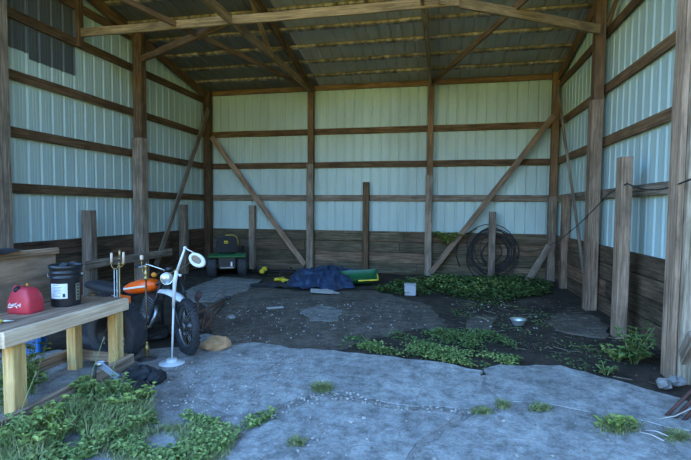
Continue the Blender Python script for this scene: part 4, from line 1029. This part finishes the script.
# right-hand leafy plant at the foot of the wall
plant(gp(634, 364), .42, 13, .13, 'tall leafy plant at the foot of the right wall between the two posts', LEAF_M, 91, .6, 11, .45)
plant(gp(616, 362), .18, 8, .10, 'low bright-leaved weed in front of the thick short post', LEAF, 92, 1.0, 6, .7)
plant(gp(606, 375), .12, 7, .07, 'small pale weed at the apron edge near the thick short post', LEAF_M, 93, 1.1, 6, .7)
hp = V((.10, 10.90, .80))
t = plant(hp, .26, 20, .15, 'leafy vine clump sprouting over the plank skirt beside the diagonal board', LEAF, 94, 1.5, 14, .75)
# big weeds in front of the bench
cover([(-30, 490), (-20, 462), (28, 442), (62, 420), (90, 396), (125, 390), (150, 406), (155, 426), (110, 448), (74, 470)], 3400, .11, .042, 'thick tangle of green weeds in front of the workbench', LEAF, 95, .15)
specs = [((2, 415), .62, 8, .075, LEAF, 'tall weed with small leaves at the left edge beside the near bench leg', .22, 14, .5, False),
         ((33, 396), .56, 7, .085, LEAF, 'tall nettle-like weed standing just right of the near bench leg', .22, 18, .6, False),
         ((86, 402), .19, 10, .075, LEAF, 'broad lobed-leaf weed below the pale blue metal strip', .6, 8, .8, True),
         ((116, 404), .21, 10, .075, LEAF, 'broad lobed-leaf weed right of the pale blue metal strip', .6, 7, .8, True),
         ((126, 414), .17, 8, .075, LEAF_L, 'bright round-leaved weed nearest the black rubber scraps', .8, 5, .9, True),
         ((147, 402), .15, 5, .07, LEAF_L, 'small round-leaved weed standing alone on the gravel edge', .6, 5, .9, True),
         ((74, 422), .18, 12, .05, LEAF, 'feathery weed in the middle of the tangle', .8, 14, .4, False),
         ((46, 432), .20, 8, .085, LEAF_L, 'yellow-green lobed weed in front of the bench stretcher', .6, 7, .7, True),
         ((10, 452), .20, 9, .08, LEAF, 'leafy weed at the lower left corner', .7, 9, .6, True),
         ((88, 434), .14, 10, .045, LEAF, 'low feathery weed at the near edge of the tangle', 1.0, 12, .45, False),
         ((30, 455), .18, 9, .07, LEAF_L, 'pale weed at the bottom edge of the frame', .9, 8, .6, False),
         ((58, 440), .17, 10, .06, LEAF_L, 'bright weed low in the tangle below the bench stretcher', .9, 10, .5, False)]
for k, (p, h, ns, ls, mt, lb, spd, per, wd, lob) in enumerate(specs): plant(gp(*p), h, ns, ls, lb, mt, 100 + k, spd, per, wd, lobed=lob)
cover([(-30, 485), (-20, 455), (30, 436), (70, 414), (110, 396), (150, 412), (150, 428), (110, 448), (74, 470)], 1500, .1, .16, 'long thin grass blades growing through the weed tangle in front of the workbench', GRASS, 97, .2, grass=True, cat='grass', name='rough_grass')
# flowering stalks
for k, (x, y, h, lb) in enumerate(((86, 402, .52, 'thin pale seed stalk rising across the bench gap'), (106, 400, .50, 'thin pale seed stalk beside the metal strip'), (14, 440, .45, 'thin branching seed stalk at the lower left'))):
    q = gp(x, y); t = thing('seed_stalk', lb, 'plant', q)
    tip = V((.11, .08, h)); MB().tube([(0, 0, 0), tip * .5 + V((-.01, 0, .02)), tip], [.004, .003, .002], 5).tube([tip * .6, tip * .6 + V((-.05, .02, .1))], .002, 4).build('stem', STEM, t)
    mb = MB()
    for j in range(5): mb.ball(tip + V((.006 * sin(j * 2), .006 * cos(j * 2), -.012 * j)), (.012, .012, .014), 6, 4)
    mb.build('seed_head', STRAW, t)

for k, g in dict(wall_girt='horizontal girts on the tin walls', purlin='roof purlins', support_post='tall posts of the shed frame', post_stub='short posts along the walls', diagonal_brace='diagonal braces', rafter='rafters under the roof', truss_chord='level truss chords', truss_web='truss web boards', roof_brace='level roof braces', tie_brace='boards tying the long beam to the posts', dark_tin_sheet='dark sheets on the left wall', car_wheel='loose tyres behind the workbench', cardboard_piece='pale cardboard scraps', garden_tool='garden tools left of the tarp', rock='rocks and stones', dark_rag='dark rags', rubber_scrap='black rubber scraps by the weeds', dry_stick='dry sticks at the right edge', weed_plant='weed plants', seed_stalk='seed stalks').items():
    for o in S.objects:
        if o.parent is None and o.name.split('.')[0] == k and 'label' in o: o['group'] = g
